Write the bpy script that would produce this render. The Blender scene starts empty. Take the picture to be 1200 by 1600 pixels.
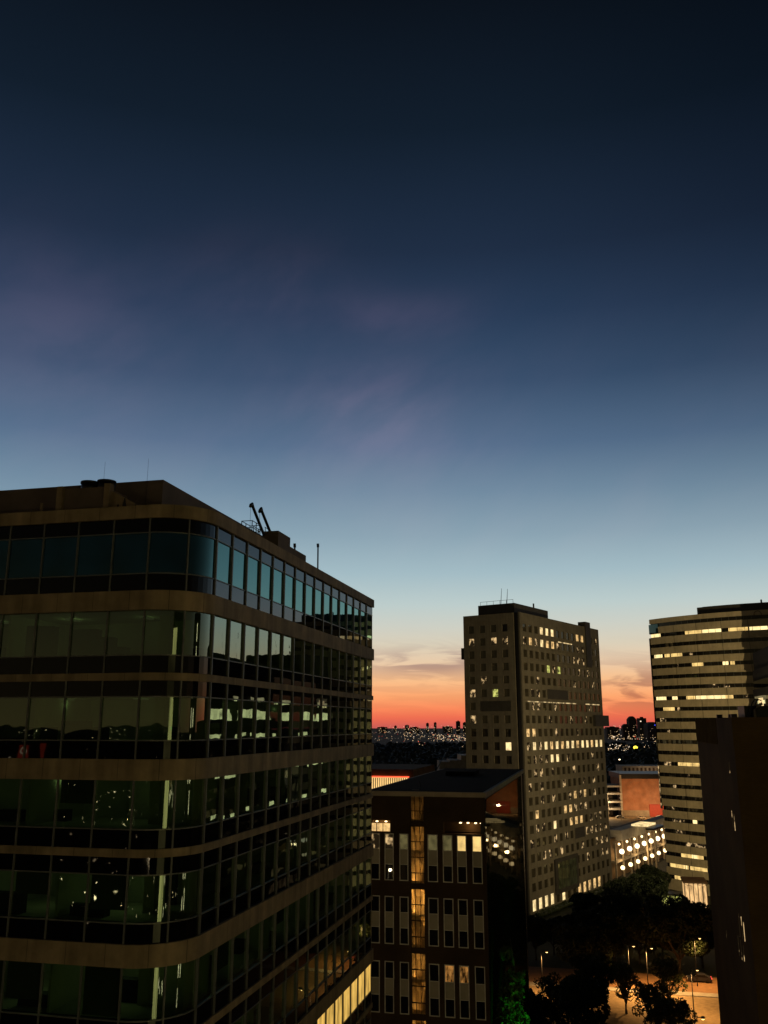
import bpy, math, random
from math import sin, cos, tan, atan, atan2, radians, degrees, pi, sqrt
from mathutils import Vector, noise
random.seed(7)
SC = bpy.context.scene
COL = SC.collection

# ------------------------------------------------------------------ camera
EYE = 48.0                       # height of the viewpoint above the ground
F = 1375.0                       # focal length in photo pixels (1200 x 1600)
PITCH = atan(333 / F)
cam_d = bpy.data.cameras.new('camera')
cam = bpy.data.objects.new('camera', cam_d)
COL.objects.link(cam)
cam.location = (0, 0, EYE)
cam.rotation_euler = (pi / 2 + PITCH, 0, 0)
cam_d.sensor_fit = 'VERTICAL'
cam_d.sensor_height = 24.0
cam_d.lens = 24.0 * F / 1600
cam_d.clip_start = 0.1
cam_d.clip_end = 30000
SC.camera = cam

# ------------------------------------------------------------------ render / colour management
SC.view_settings.view_transform = 'Standard'
SC.view_settings.look = 'None'
SC.view_settings.exposure = 0.0
SC.view_settings.gamma = 1.0
SC.cycles.use_denoising = True
SC.cycles.max_bounces = 6
SC.cycles.glossy_bounces = 4
SC.cycles.diffuse_bounces = 2
SC.cycles.sample_clamp_indirect = 4.0


def lin(c):
    """sRGB 0-255 -> linear"""
    r = []
    for v in c:
        v = v / 255.0
        r.append(v / 12.92 if v <= 0.04045 else ((v + 0.055) / 1.055) ** 2.4)
    return r


# ------------------------------------------------------------------ sky: dusk, sun just set ahead
class NT:
    def __init__(s, tree):
        s.t = tree

    def n(s, typ, **kw):
        nd = s.t.nodes.new(typ)
        for k, v in kw.items():
            setattr(nd, k, v)
        return nd

    def l(s, a, b):
        s.t.links.new(a, b)

    def math(s, op, a, b=None, clamp=False):
        nd = s.n('ShaderNodeMath', operation=op, use_clamp=clamp)
        for i, v in enumerate((a, b)):
            if v is None:
                continue
            if isinstance(v, (int, float)):
                nd.inputs[i].default_value = v
            else:
                s.l(v, nd.inputs[i])
        return nd.outputs[0]

    def ramp(s, fac, stops, interp='LINEAR'):
        nd = s.n('ShaderNodeValToRGB')
        cr = nd.color_ramp
        cr.interpolation = interp
        while len(cr.elements) < len(stops):
            cr.elements.new(0.5)
        for e, (p, c) in zip(cr.elements, stops):
            e.position = p
            e.color = (c[0], c[1], c[2], 1)
        s.l(fac, nd.inputs[0])
        return nd.outputs[0]

    def mix(s, fac, a, b, blend='MIX'):
        nd = s.n('ShaderNodeMix', data_type='RGBA', blend_type=blend)
        for sock, v in ((nd.inputs[0], fac), (nd.inputs[6], a), (nd.inputs[7], b)):
            if isinstance(v, (int, float)):
                sock.default_value = v
            elif isinstance(v, (tuple, list)):
                sock.default_value = (v[0], v[1], v[2], 1)
            else:
                s.l(v, sock)
        return nd.outputs[2]


world = bpy.data.worlds.new('World')
SC.world = world
world.use_nodes = True
w = NT(world.node_tree)
w.t.nodes.clear()
tc = w.n('ShaderNodeTexCoord')
sep = w.n('ShaderNodeSeparateXYZ')
w.l(tc.outputs['Generated'], sep.inputs[0])
X, Y, Z = sep.outputs
elev = w.math('MULTIPLY', w.math('ARCSINE', Z), 180 / pi)          # degrees above the horizon
az = w.math('MULTIPLY', w.math('ARCTAN2', X, Y), 180 / pi)         # degrees right of the view


def sky_ramp(pairs, top=60.0):
    return [(max(0.0, min(1.0, (e + 4.0) / (top + 4.0))), lin(c)) for e, c in pairs]


en = w.math('DIVIDE', w.math('ADD', elev, 4.0), 64.0, clamp=True)
front = w.ramp(en, sky_ramp([
    (-4, (120, 62, 60)), (-0.2, (196, 92, 86)), (0.4, (241, 108, 80)), (1.0, (251, 138, 92)), (1.8, (254, 168, 111)),
    (2.8, (249, 192, 140)), (3.8, (234, 202, 167)), (5.0, (218, 207, 184)), (6.2, (204, 207, 196)), (7.6, (187, 204, 203)),
    (9.6, (161, 187, 196)), (12.0, (136, 163, 178)), (14.8, (110, 138, 160)), (17.8, (82, 109, 138)), (21.9, (55, 79, 108)),
    (26.0, (40, 60, 87)), (30.0, (31, 46, 68)), (37, (18, 30, 44)), (44, (11, 18, 27)), (60, (4, 8, 14))]))
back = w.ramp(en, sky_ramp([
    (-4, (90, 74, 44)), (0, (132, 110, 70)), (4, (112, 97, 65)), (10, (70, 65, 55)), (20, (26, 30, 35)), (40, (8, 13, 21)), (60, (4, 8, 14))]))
# how far round from the afterglow (centred slightly right of the view)
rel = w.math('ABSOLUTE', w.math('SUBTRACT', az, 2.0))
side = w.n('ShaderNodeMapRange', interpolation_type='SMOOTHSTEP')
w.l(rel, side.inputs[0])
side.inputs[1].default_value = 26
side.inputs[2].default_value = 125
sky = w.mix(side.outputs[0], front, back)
# thin high cloud: wide soft wisps with a mauve cast
mp = w.n('ShaderNodeCombineXYZ')
w.l(w.math('MULTIPLY', az, 0.055), mp.inputs[0])
w.l(w.math('ADD', w.math('MULTIPLY', elev, 0.085), w.math('MULTIPLY', az, -0.03)), mp.inputs[1])
nz = w.n('ShaderNodeTexNoise')
nz.inputs['Scale'].default_value = 1.3
nz.inputs['Detail'].default_value = 6
nz.inputs['Roughness'].default_value = 0.55
nz.inputs['Distortion'].default_value = 0.2
w.l(mp.outputs[0], nz.inputs['Vector'])
wis = w.n('ShaderNodeMapRange', interpolation_type='SMOOTHSTEP')
w.l(nz.outputs['Fac'], wis.inputs[0])
wis.inputs[1].default_value = 0.36
wis.inputs[2].default_value = 0.70


def bump(a0, wa, e0, we):
    u = w.math('DIVIDE', w.math('SUBTRACT', az, a0), wa)
    v = w.math('DIVIDE', w.math('SUBTRACT', elev, e0), we)
    q = w.math('ADD', w.math('MULTIPLY', u, u), w.math('MULTIPLY', v, v))
    return w.math('POWER', 2.718, w.math('MULTIPLY', q, -1.0))


def add_(*v):
    r = v[0]
    for k in v[1:]:
        r = w.math('ADD', r, k)
    return r


wmask = add_(bump(-8.0, 5.0, 28.0, 2.6), bump(0.0, 6.0, 20.6, 3.0), bump(0.5, 5.0, 26.2, 1.4), w.math('MULTIPLY', bump(-22, 8, 25, 5), 0.7), w.math('MULTIPLY', bump(8, 40, 20, 8), 0.22))
sky = w.mix(w.math('MULTIPLY', w.math('MULTIPLY', w.math('ADD', wis.outputs[0], 0.28), wmask), 1.0, clamp=True), sky, w.mix(1.0, sky, (2.3, 1.36, 1.26), 'MULTIPLY'))
# low cloud streaks in the afterglow
mp2 = w.n('ShaderNodeCombineXYZ')
w.l(w.math('MULTIPLY', az, 0.20), mp2.inputs[0])
w.l(w.math('ADD', w.math('MULTIPLY', elev, 1.35), w.math('MULTIPLY', az, 0.05)), mp2.inputs[1])
mp2.inputs[2].default_value = 3.3
nz2 = w.n('ShaderNodeTexNoise')
nz2.inputs['Scale'].default_value = 1.0
nz2.inputs['Detail'].default_value = 7
nz2.inputs['Roughness'].default_value = 0.52
nz2.inputs['Distortion'].default_value = 0.9
w.l(mp2.outputs[0], nz2.inputs['Vector'])
st = w.n('ShaderNodeMapRange', interpolation_type='SMOOTHSTEP')
w.l(nz2.outputs['Fac'], st.inputs[0])
st.inputs[1].default_value = 0.40
st.inputs[2].default_value = 0.56


# two banks of streaky cloud: left of the concrete tower, and low between the two towers; fainter ones elsewhere
banks = w.math('ADD', w.math('ADD', bump(3.2, 4.0, 3.9, 0.8), bump(17.5, 5.0, 2.2, 1.35)), w.math('MULTIPLY', bump(5, 60, 2.6, 2.0), 0.22), clamp=True)
cl = w.math('MULTIPLY', w.math('MULTIPLY', st.outputs[0], banks), 0.85)
sky = w.mix(cl, sky, w.mix(1.0, sky, (0.50, 0.44, 0.55), 'MULTIPLY'))
# the sky is darker to the right of the afterglow, more so higher up
dr_ = w.n('ShaderNodeMapRange', interpolation_type='SMOOTHSTEP')
w.l(az, dr_.inputs[0])
dr_.inputs[1].default_value = 4
dr_.inputs[2].default_value = 34
dh_ = w.n('ShaderNodeMapRange', interpolation_type='SMOOTHSTEP')
w.l(elev, dh_.inputs[0])
dh_.inputs[1].default_value = 5
dh_.inputs[2].default_value = 32
dim = w.math('SUBTRACT', 1.0, w.math('MULTIPLY', w.math('MULTIPLY', dr_.outputs[0], dh_.outputs[0]), 0.50))
dimc = w.n('ShaderNodeCombineXYZ')
for k_ in range(3):
    w.l(dim, dimc.inputs[k_])
sky = w.mix(1.0, sky, dimc.outputs[0], 'MULTIPLY')
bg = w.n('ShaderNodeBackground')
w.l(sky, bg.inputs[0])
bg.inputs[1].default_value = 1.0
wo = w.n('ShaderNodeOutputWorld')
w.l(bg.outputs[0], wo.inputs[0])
world.cycles.sampling_method = 'MANUAL'
world.cycles.sample_map_resolution = 1024


# ------------------------------------------------------------------ measuring: photo pixel + real distance -> point in the place
def ray(px, py):
    u = (px - 600) / F
    v = (800 - py) / F
    c, s = cos(PITCH), sin(PITCH)
    return Vector((u, c - v * s, s + v * c))


def at_y(px, py, y):
    d = ray(px, py)
    return Vector((0, 0, EYE)) + d * (y / d.y)


def at_z(px, py, z=0.0):
    d = ray(px, py)
    return Vector((0, 0, EYE)) + d * ((z - EYE) / d.z)


def project(p):
    x, y, z = p[0], p[1], p[2] - EYE
    c, s = cos(PITCH), sin(PITCH)
    d = y * c + z * s
    if d < 0.1:
        return None
    return 600 + F * x / d, 800 - F * (-y * s + z * c) / d, d


class Frame:
    """Right-angled building frame: a runs along azimuth AZ (away), b to the left of it."""

    def __init__(s, x, y, az):
        s.o = Vector((x, y, 0))
        t = radians(az)
        s.a = Vector((sin(t), cos(t), 0))
        s.b = Vector((-cos(t), sin(t), 0))

    def p(s, a, b, z):
        return s.o + s.a * a + s.b * b + Vector((0, 0, z))

    def hit(s, px, py, a=None, b=None):
        """where a photo pixel meets the plane a=const or b=const -> (a, b, z)"""
        d = ray(px, py)
        o = Vector((0, 0, EYE)) - s.o
        if b is not None:
            t = (b - o.dot(s.b)) / d.dot(s.b)
        else:
            t = (a - o.dot(s.a)) / d.dot(s.a)
        q = o + d * t
        return q.dot(s.a), q.dot(s.b), q.z


# ------------------------------------------------------------------ mesh helpers
BOXF = [(0, 3, 2, 1), (4, 5, 6, 7), (0, 1, 5, 4), (1, 2, 6, 5), (2, 3, 7, 6), (3, 0, 4, 7)]


class MB:
    def __init__(s):
        s.v, s.f, s.m, s.s = [], [], [], []

    def face(s, pts, m=0, smooth=False):
        i = len(s.v)
        s.v += [Vector(p) for p in pts]
        s.f.append(tuple(range(i, i + len(pts))))
        s.m.append(m)
        s.s.append(smooth)

    def hexa(s, p, m=0):
        i = len(s.v)
        s.v += [Vector(q) for q in p]
        for f in BOXF:
            s.f.append(tuple(i + k for k in f))
            s.m.append(m)
            s.s.append(False)
        return s

    def box(s, fr, a0, a1, b0, b1, z0, z1, m=0):
        P = fr.p
        return s.hexa([P(a0, b0, z0), P(a1, b0, z0), P(a1, b1, z0), P(a0, b1, z0),
                       P(a0, b0, z1), P(a1, b0, z1), P(a1, b1, z1), P(a0, b1, z1)], m)

    def prism(s, poly, z0, z1, m=0):
        """poly: list of (x, y), anticlockwise from above"""
        n = len(poly)
        i = len(s.v)
        s.v += [Vector((p[0], p[1], z0)) for p in poly] + [Vector((p[0], p[1], z1)) for p in poly]
        for k in range(n):
            j = (k + 1) % n
            s.f.append((i + k, i + j, i + n + j, i + n + k)); s.m.append(m); s.s.append(False)
        s.f.append(tuple(i + n + k for k in range(n))); s.m.append(m); s.s.append(False)
        s.f.append(tuple(i + k for k in reversed(range(n)))); s.m.append(m); s.s.append(False)
        return s

    def tube(s, pts, r, n=8, m=0, r2=None):
        pts = [Vector(p) for p in pts]
        i0 = len(s.v)
        K = len(pts)
        for k, p in enumerate(pts):
            d = (pts[min(k + 1, K - 1)] - pts[max(k - 1, 0)]).normalized()
            up = Vector((0, 0, 1)) if abs(d.z) < 0.95 else Vector((1, 0, 0))
            x = d.cross(up).normalized()
            y = x.cross(d)
            rr = r if r2 is None else r + (r2 - r) * k / max(1, K - 1)
            for j in range(n):
                t = 2 * pi * j / n
                s.v.append(p + (x * cos(t) + y * sin(t)) * rr)
        for k in range(K - 1):
            for j in range(n):
                a = i0 + k * n + j
                b = i0 + k * n + (j + 1) % n
                s.f.append((a, b, b + n, a + n)); s.m.append(m); s.s.append(True)
        s.f.append(tuple(i0 + j for j in reversed(range(n)))); s.m.append(m); s.s.append(False)
        s.f.append(tuple(i0 + (K - 1) * n + j for j in range(n))); s.m.append(m); s.s.append(False)
        return s

    def ball(s, c, r, n=8, m=0, sz=1.0):
        c = Vector(c)
        i0 = len(s.v)
        R = n // 2
        for k in range(1, R):
            t = pi * k / R
            for j in range(n):
                q = 2 * pi * j / n
                s.v.append(c + Vector((sin(t) * cos(q) * r, sin(t) * sin(q) * r, cos(t) * r * sz)))
        top = len(s.v); s.v.append(c + Vector((0, 0, r * sz)))
        bot = len(s.v); s.v.append(c - Vector((0, 0, r * sz)))
        for k in range(R - 2):
            for j in range(n):
                a = i0 + k * n + j
                b = i0 + k * n + (j + 1) % n
                s.f.append((a, a + n, b + n, b)); s.m.append(m); s.s.append(True)
        for j in range(n):
            s.f.append((top, i0 + j, i0 + (j + 1) % n)); s.m.append(m); s.s.append(True)
            l = i0 + (R - 2) * n
            s.f.append((bot, l + (j + 1) % n, l + j)); s.m.append(m); s.s.append(True)
        return s

    def build(s, name, mats, parent=None, loc=None):
        if not isinstance(mats, (list, tuple)):
            mats = [mats]
        off = Vector((0, 0, 0))
        if parent is not None:
            r = parent
            while r.parent is not None:
                r = r.parent
            off = r.location.copy()
        elif loc is not None:
            off = Vector(loc)
        me = bpy.data.meshes.new(name)
        me.from_pydata([tuple(p - off) for p in s.v], [], s.f)
        for m in mats:
            me.materials.append(m)
        me.polygons.foreach_set('material_index', s.m)
        me.polygons.foreach_set('use_smooth', s.s)
        me.update()
        o = bpy.data.objects.new(name, me)
        COL.objects.link(o)
        if parent is not None:
            o.parent = parent
        elif loc is not None:
            o.location = off
        return o


def tag(o, label=None, cat=None, group=None, kind=None):
    if label: o['label'] = label
    if cat: o['category'] = cat
    if group: o['group'] = group
    if kind: o['kind'] = kind
    return o


def thing(name, loc, label, cat, group=None):
    o = bpy.data.objects.new(name, None)
    COL.objects.link(o)
    o.location = loc
    o.empty_display_size = 1
    return tag(o, label, cat, group)


def point_light(name, loc, power, col, size=0.3, parent=None):
    d = bpy.data.lights.new(name, 'POINT')
    d.energy = power
    d.color = col
    d.shadow_soft_size = size
    o = bpy.data.objects.new(name, d)
    COL.objects.link(o)
    loc = Vector(loc)
    if parent is not None:
        r = parent
        while r.parent is not None:
            r = r.parent
        o.parent = parent
        o.location = loc - r.location
    else:
        o.location = loc
    return o


def spot_light(name, loc, target, power, col, angle=80, blend=0.6, size=0.2, parent=None):
    d = bpy.data.lights.new(name, 'SPOT')
    d.energy = power
    d.color = col
    d.spot_size = radians(angle)
    d.spot_blend = blend
    d.shadow_soft_size = size
    o = bpy.data.objects.new(name, d)
    COL.objects.link(o)
    loc = Vector(loc)
    o.rotation_euler = (Vector(target) - loc).to_track_quat('-Z', 'Y').to_euler()
    o.location = loc
    if parent is not None:
        o.parent = parent
        o.location = loc - parent.location
    return o


# ------------------------------------------------------------------ materials
def new_mat(name):
    m = bpy.data.materials.new(name)
    m.use_nodes = True
    t = NT(m.node_tree)
    t.t.nodes.clear()
    out = t.n('ShaderNodeOutputMaterial')
    return m, t, out


def stone(name, col, rough=0.8, var=0.25, scale=0.6, joint=None, spec=0.3, streak=0.0):
    m, t, out = new_mat(name)
    b = t.n('ShaderNodeBsdfPrincipled')
    co = t.n('ShaderNodeTexCoord')
    nz = t.n('ShaderNodeTexNoise')
    nz.inputs['Scale'].default_value = scale
    nz.inputs['Detail'].default_value = 6
    nz.inputs['Roughness'].default_value = 0.65
    t.l(co.outputs['Object'], nz.inputs['Vector'])
    lo = [c * (1 - var) for c in col]
    hi = [min(1, c * (1 + var)) for c in col]
    c = t.ramp(nz.outputs['Fac'], [(0.3, lo), (0.7, hi)])
    if streak:
        mp = t.n('ShaderNodeMapping')
        mp.inputs['Scale'].default_value = (1.6, 1.6, 0.08)
        t.l(co.outputs['Object'], mp.inputs[0])
        n2 = t.n('ShaderNodeTexNoise')
        n2.inputs['Scale'].default_value = 1.0
        n2.inputs['Detail'].default_value = 4
        t.l(mp.outputs[0], n2.inputs['Vector'])
        f = t.ramp(n2.outputs['Fac'], [(0.35, (1 - streak,) * 3), (0.65, (1.0,) * 3)])
        c = t.mix(1.0, c, f, 'MULTIPLY')
    t.l(c, b.inputs['Base Color'])
    b.inputs['Roughness'].default_value = rough
    b.inputs['Specular IOR Level'].default_value = spec
    bp = t.n('ShaderNodeBump')
    bp.inputs['Strength'].default_value = 0.25
    bp.inputs['Distance'].default_value = 0.03
    t.l(nz.outputs['Fac'], bp.inputs['Height'])
    t.l(bp.outputs[0], b.inputs['Normal'])
    t.l(b.outputs[0], out.inputs[0])
    return m


def brick(name, c1, c2, mortar, scale=1.0, az=0.0):
    m, t, out = new_mat(name)
    b = t.n('ShaderNodeBsdfPrincipled')
    co = t.n('ShaderNodeTexCoord')
    sp = t.n('ShaderNodeSeparateXYZ')
    t.l(co.outputs['Object'], sp.inputs[0])
    cb = t.n('ShaderNodeCombineXYZ')
    t.l(t.math('ADD', sp.outputs[0], t.math('MULTIPLY', sp.outputs[1], 0.83)), cb.inputs[0])
    t.l(sp.outputs[2], cb.inputs[1])
    br = t.n('ShaderNodeTexBrick')
    br.inputs['Color1'].default_value = (*c1, 1)
    br.inputs['Color2'].default_value = (*c2, 1)
    br.inputs['Mortar'].default_value = (*mortar, 1)
    br.inputs['Scale'].default_value = scale
    br.inputs['Mortar Size'].default_value = 0.012
    br.inputs['Brick Width'].default_value = 0.24
    br.inputs['Row Height'].default_value = 0.08
    t.l(cb.outputs[0], br.inputs['Vector'])
    nz = t.n('ShaderNodeTexNoise')
    nz.inputs['Scale'].default_value = 0.35
    nz.inputs['Detail'].default_value = 6
    t.l(co.outputs['Object'], nz.inputs['Vector'])
    f = t.ramp(nz.outputs['Fac'], [(0.3, (0.72,) * 3), (0.7, (1.15,) * 3)])
    t.l(t.mix(1.0, br.outputs['Color'], f, 'MULTIPLY'), b.inputs['Base Color'])
    b.inputs['Roughness'].default_value = 0.9
    b.inputs['Specular IOR Level'].default_value = 0.05
    t.l(b.outputs[0], out.inputs[0])
    return m


def glass(name, tint, base=(0.004, 0.006, 0.006), f0=0.06, f1=0.62, glow=None, wob=0.02, rough=0.015, gscale=0.55):
    """coated curtain-wall glass: a dark body, a reflection that grows at grazing angles, and a dim room behind"""
    m, t, out = new_mat(name)
    d = t.n('ShaderNodeBsdfDiffuse')
    d.inputs[0].default_value = (*base, 1)
    g = t.n('ShaderNodeBsdfGlossy')
    g.inputs['Color'].default_value = (*tint, 1)
    g.inputs['Roughness'].default_value = rough
    co = t.n('ShaderNodeTexCoord')
    nz = t.n('ShaderNodeTexNoise')
    nz.inputs['Scale'].default_value = 0.45
    nz.inputs['Detail'].default_value = 2
    t.l(co.outputs['Object'], nz.inputs['Vector'])
    bp = t.n('ShaderNodeBump')
    bp.inputs['Strength'].default_value = 1.0
    bp.inputs['Distance'].default_value = wob
    t.l(nz.outputs['Fac'], bp.inputs['Height'])
    t.l(bp.outputs[0], g.inputs['Normal'])
    lw = t.n('ShaderNodeLayerWeight')
    lw.inputs[0].default_value = 0.5
    pw = t.math('POWER', lw.outputs['Facing'], 2.2)
    fac = t.math('ADD', t.math('MULTIPLY', pw, f1 - f0), f0, clamp=True)
    body = d.outputs[0]
    if glow is not None:
        em = t.n('ShaderNodeEmission')
        n2 = t.n('ShaderNodeTexNoise')
        n2.inputs['Scale'].default_value = gscale
        n2.inputs['Detail'].default_value = 3
        t.l(co.outputs['Object'], n2.inputs['Vector'])
        c = t.ramp(n2.outputs['Fac'], [(0.32, [x * 0.35 for x in glow]), (0.68, [x * 1.25 for x in glow])])
        t.l(c, em.inputs[0])
        ad = t.n('ShaderNodeAddShader')
        t.l(d.outputs[0], ad.inputs[0])
        t.l(em.outputs[0], ad.inputs[1])
        body = ad.outputs[0]
        m.cycles.emission_sampling = 'NONE'
    mx = t.n('ShaderNodeMixShader')
    t.l(fac, mx.inputs[0])
    t.l(body, mx.inputs[1])
    t.l(g.outputs[0], mx.inputs[2])
    t.l(mx.outputs[0], out.inputs[0])
    return m


def clear_glass(name, tint, thru, f0=0.06, f1=0.64, wob=0.004):
    """tinted see-through glass: part of the room behind shows, and a reflection that grows at grazing angles"""
    m, t, out = new_mat(name)
    tr = t.n('ShaderNodeBsdfTransparent')
    tr.inputs[0].default_value = (*thru, 1)
    g = t.n('ShaderNodeBsdfGlossy')
    g.inputs['Color'].default_value = (*tint, 1)
    g.inputs['Roughness'].default_value = 0.012
    co = t.n('ShaderNodeTexCoord')
    nz = t.n('ShaderNodeTexNoise')
    nz.inputs['Scale'].default_value = 0.45
    nz.inputs['Detail'].default_value = 2
    t.l(co.outputs['Object'], nz.inputs['Vector'])
    bp = t.n('ShaderNodeBump')
    bp.inputs['Strength'].default_value = 1.0
    bp.inputs['Distance'].default_value = wob
    t.l(nz.outputs['Fac'], bp.inputs['Height'])
    t.l(bp.outputs[0], g.inputs['Normal'])
    lw = t.n('ShaderNodeLayerWeight')
    lw.inputs[0].default_value = 0.5
    fac = t.math('ADD', t.math('MULTIPLY', t.math('POWER', lw.outputs['Facing'], 2.2), f1 - f0), f0, clamp=True)
    mx = t.n('ShaderNodeMixShader')
    t.l(fac, mx.inputs[0])
    t.l(tr.outputs[0], mx.inputs[1])
    t.l(g.outputs[0], mx.inputs[2])
    t.l(mx.outputs[0], out.inputs[0])
    return m


def lit(name, col, strength, lo=0.35, scale=1.2, sample=False, stretch=(1, 1, 1), r0=0.34, r1=0.6):
    """a lit room or lamp seen through its glass"""
    m, t, out = new_mat(name)
    em = t.n('ShaderNodeEmission')
    co = t.n('ShaderNodeTexCoord')
    mp = t.n('ShaderNodeMapping')
    mp.inputs['Scale'].default_value = stretch
    t.l(co.outputs['Object'], mp.inputs[0])
    nz = t.n('ShaderNodeTexNoise')
    nz.inputs['Scale'].default_value = scale
    nz.inputs['Detail'].default_value = 4
    nz.inputs['Roughness'].default_value = 0.6
    t.l(mp.outputs[0], nz.inputs['Vector'])
    c = t.ramp(nz.outputs['Fac'], [(r0, [x * lo for x in col]), (r1, col)])
    t.l(c, em.inputs[0])
    em.inputs[1].default_value = strength
    t.l(em.outputs[0], out.inputs[0])
    if not sample:
        m.cycles.emission_sampling = 'NONE'
    return m


def plain(name, col, rough=0.5, metal=0.0, spec=0.4):
    m, t, out = new_mat(name)
    b = t.n('ShaderNodeBsdfPrincipled')
    co = t.n('ShaderNodeTexCoord')
    nz = t.n('ShaderNodeTexNoise')
    nz.inputs['Scale'].default_value = 2.0
    nz.inputs['Detail'].default_value = 4
    t.l(co.outputs['Object'], nz.inputs['Vector'])
    c = t.ramp(nz.outputs['Fac'], [(0.3, [x * 0.8 for x in col]), (0.7, [min(1, x * 1.15) for x in col])])
    t.l(c, b.inputs['Base Color'])
    b.inputs['Roughness'].default_value = rough
    b.inputs['Metallic'].default_value = metal
    b.inputs['Specular IOR Level'].default_value = spec
    t.l(b.outputs[0], out.inputs[0])
    return m


def leaves(name, c1, c2):
    m, t, out = new_mat(name)
    b = t.n('ShaderNodeBsdfPrincipled')
    co = t.n('ShaderNodeTexCoord')
    nz = t.n('ShaderNodeTexNoise')
    nz.inputs['Scale'].default_value = 0.9
    nz.inputs['Detail'].default_value = 3
    t.l(co.outputs['Object'], nz.inputs['Vector'])
    t.l(t.ramp(nz.outputs['Fac'], [(0.35, c1), (0.65, c2)]), b.inputs['Base Color'])
    b.inputs['Roughness'].default_value = 0.6
    b.inputs['Specular IOR Level'].default_value = 0.25
    t.l(b.outputs[0], out.inputs[0])
    return m


M = {}
M['band'] = stone('left_block_stone', (0.225, 0.168, 0.10), 0.75, 0.28, 0.8, streak=0.38)
def add_joints(m, fa, fb, da, db):
    """panel joints across the band every DA along the right side and DB along the left side"""
    t = NT(m.node_tree)
    b = next(n for n in t.t.nodes if n.type == 'BSDF_PRINCIPLED')
    src = b.inputs['Base Color'].links[0].from_socket
    co = t.n('ShaderNodeTexCoord')
    ms = []
    for ax, d, off in ((fa, da, 0.35), (fb, db, 0.35)):
        dt = t.n('ShaderNodeVectorMath', operation='DOT_PRODUCT')
        t.l(co.outputs['Object'], dt.inputs[0])
        dt.inputs[1].default_value = ax
        fr = t.math('FRACT', t.math('ADD', t.math('DIVIDE', dt.outputs['Value'], d), off + 20))
        ms.append(t.math('LESS_THAN', fr, 0.014))
    f = t.math('MAXIMUM', ms[0], ms[1])
    t.l(t.mix(t.math('MULTIPLY', f, 0.7), src, (0.02, 0.016, 0.012)), b.inputs['Base Color'])


add_joints(M['band'], (sin(radians(13.2)), cos(radians(13.2)), 0), (-cos(radians(13.2)), sin(radians(13.2)), 0), 1.8563, 1.755)
M['band_dark'] = stone('roof_plant_cladding', (0.10, 0.075, 0.06), 0.8)
M['roof'] = stone('roofing_felt', (0.012, 0.012, 0.012), 1.0, spec=0.02)
M['frame'] = plain('window_metal', (0.10, 0.104, 0.10), 0.45, 0.3)
M['frame_dark'] = plain('dark_metal', (0.012, 0.012, 0.013), 0.45, 0.3)
M['steel_dark'] = plain('crane_paint', (0.02, 0.02, 0.022), 0.5, 0.2)
M['pane_teal'] = glass('glass_teal', (0.50, 0.92, 0.92), (0.002, 0.006, 0.008), 0.03, 0.68, glow=(0.0002, 0.0014, 0.002), wob=0.004)
M['pane_green'] = clear_glass('glass_green', (0.76, 0.98, 0.90), (0.26, 0.36, 0.20), 0.085, 0.66, 0.006)
M['room'] = stone('room_wall', (0.40, 0.40, 0.34), 0.9, 0.1)
M['room_dark'] = stone('room_furniture', (0.03, 0.03, 0.03), 0.8)
M['blind'] = stone('window_blind', (0.10, 0.11, 0.08), 0.8)
M['ceiling_lamp_low'] = lit('ceiling_lamp_low', (0.85, 0.95, 0.55), 0.05, 0.8)
M['ceiling_lamp'] = lit('ceiling_lamp', (0.85, 0.95, 0.55), 0.5, 0.8)
M['pane_lit'] = lit('glass_lit_office', (1.0, 0.60, 0.13), 0.9, 0.40, 0.9, stretch=(2.5, 2.5, 0.6))
M['spandrel'] = glass('spandrel_glass', (0.62, 0.66, 0.72), (0.003, 0.003, 0.004), 0.012, 0.46, wob=0.004)
M['tower'] = stone('tower_concrete', (0.18, 0.163, 0.118), 0.85, 0.2, 0.5, streak=0.2)
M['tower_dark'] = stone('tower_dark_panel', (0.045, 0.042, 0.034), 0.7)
M['slab_dark'] = stone('dark_slab_panel', (0.016, 0.015, 0.013), 0.8, spec=0.1)
M['tower_win'] = glass('tower_window_glass', (0.8, 0.85, 0.8), (0.045, 0.039, 0.026), 0.03, 0.2)
M['curve'] = stone('curved_tower_stone', (0.50, 0.43, 0.275), 0.8, 0.18, 0.4, streak=0.15)
M['curve_win'] = glass('curved_tower_glass', (0.8, 0.85, 0.8), (0.012, 0.011, 0.008), 0.03, 0.25)
M['curve_corner'] = glass('corner_glass_blue', (0.5, 0.85, 0.95), (0.01, 0.03, 0.035), 0.10, 0.7)
M['lit_warm'] = lit('lit_room_warm', (1.0, 0.62, 0.24), 1.15, 0.12, 0.75)
M['lit_pale'] = lit('lit_room_pale', (1.0, 0.73, 0.34), 1.4, 0.4, 0.7)
M['lit_dim'] = lit('lit_room_dim', (1.0, 0.66, 0.30), 0.8, 0.02, 0.75, r0=0.50, r1=0.62)
M['lit_slab'] = lit('lit_slab_office', (1.0, 0.90, 0.42), 1.5, 0.45, 0.35)
M['ribbon_warm'] = lit('ribbon_room_warm', (1.0, 0.66, 0.22), 1.15, 0.5, 0.5)
M['ribbon_dim'] = lit('ribbon_room_dim', (0.75, 0.62, 0.24), 0.16, 0.4, 1.0)
M['ribbon_pale'] = lit('ribbon_room_pale', (1.0, 0.76, 0.34), 1.6, 0.65, 0.4)
M['glow_strip'] = lit('wall_streak_glow', (1.0, 0.72, 0.34), 1.0, 0.15, 0.5, r0=0.40, r1=0.60)
M['lit_green'] = lit('lit_room_greenish', (0.80, 0.80, 0.20), 0.95, 0.06, 0.9)
M['lit_stair'] = lit('lit_stairwell', (1.0, 0.44, 0.10), 0.5, 0.03, 1.1, stretch=(2.6, 2.6, 1.0), r0=0.38, r1=0.66)
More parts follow.
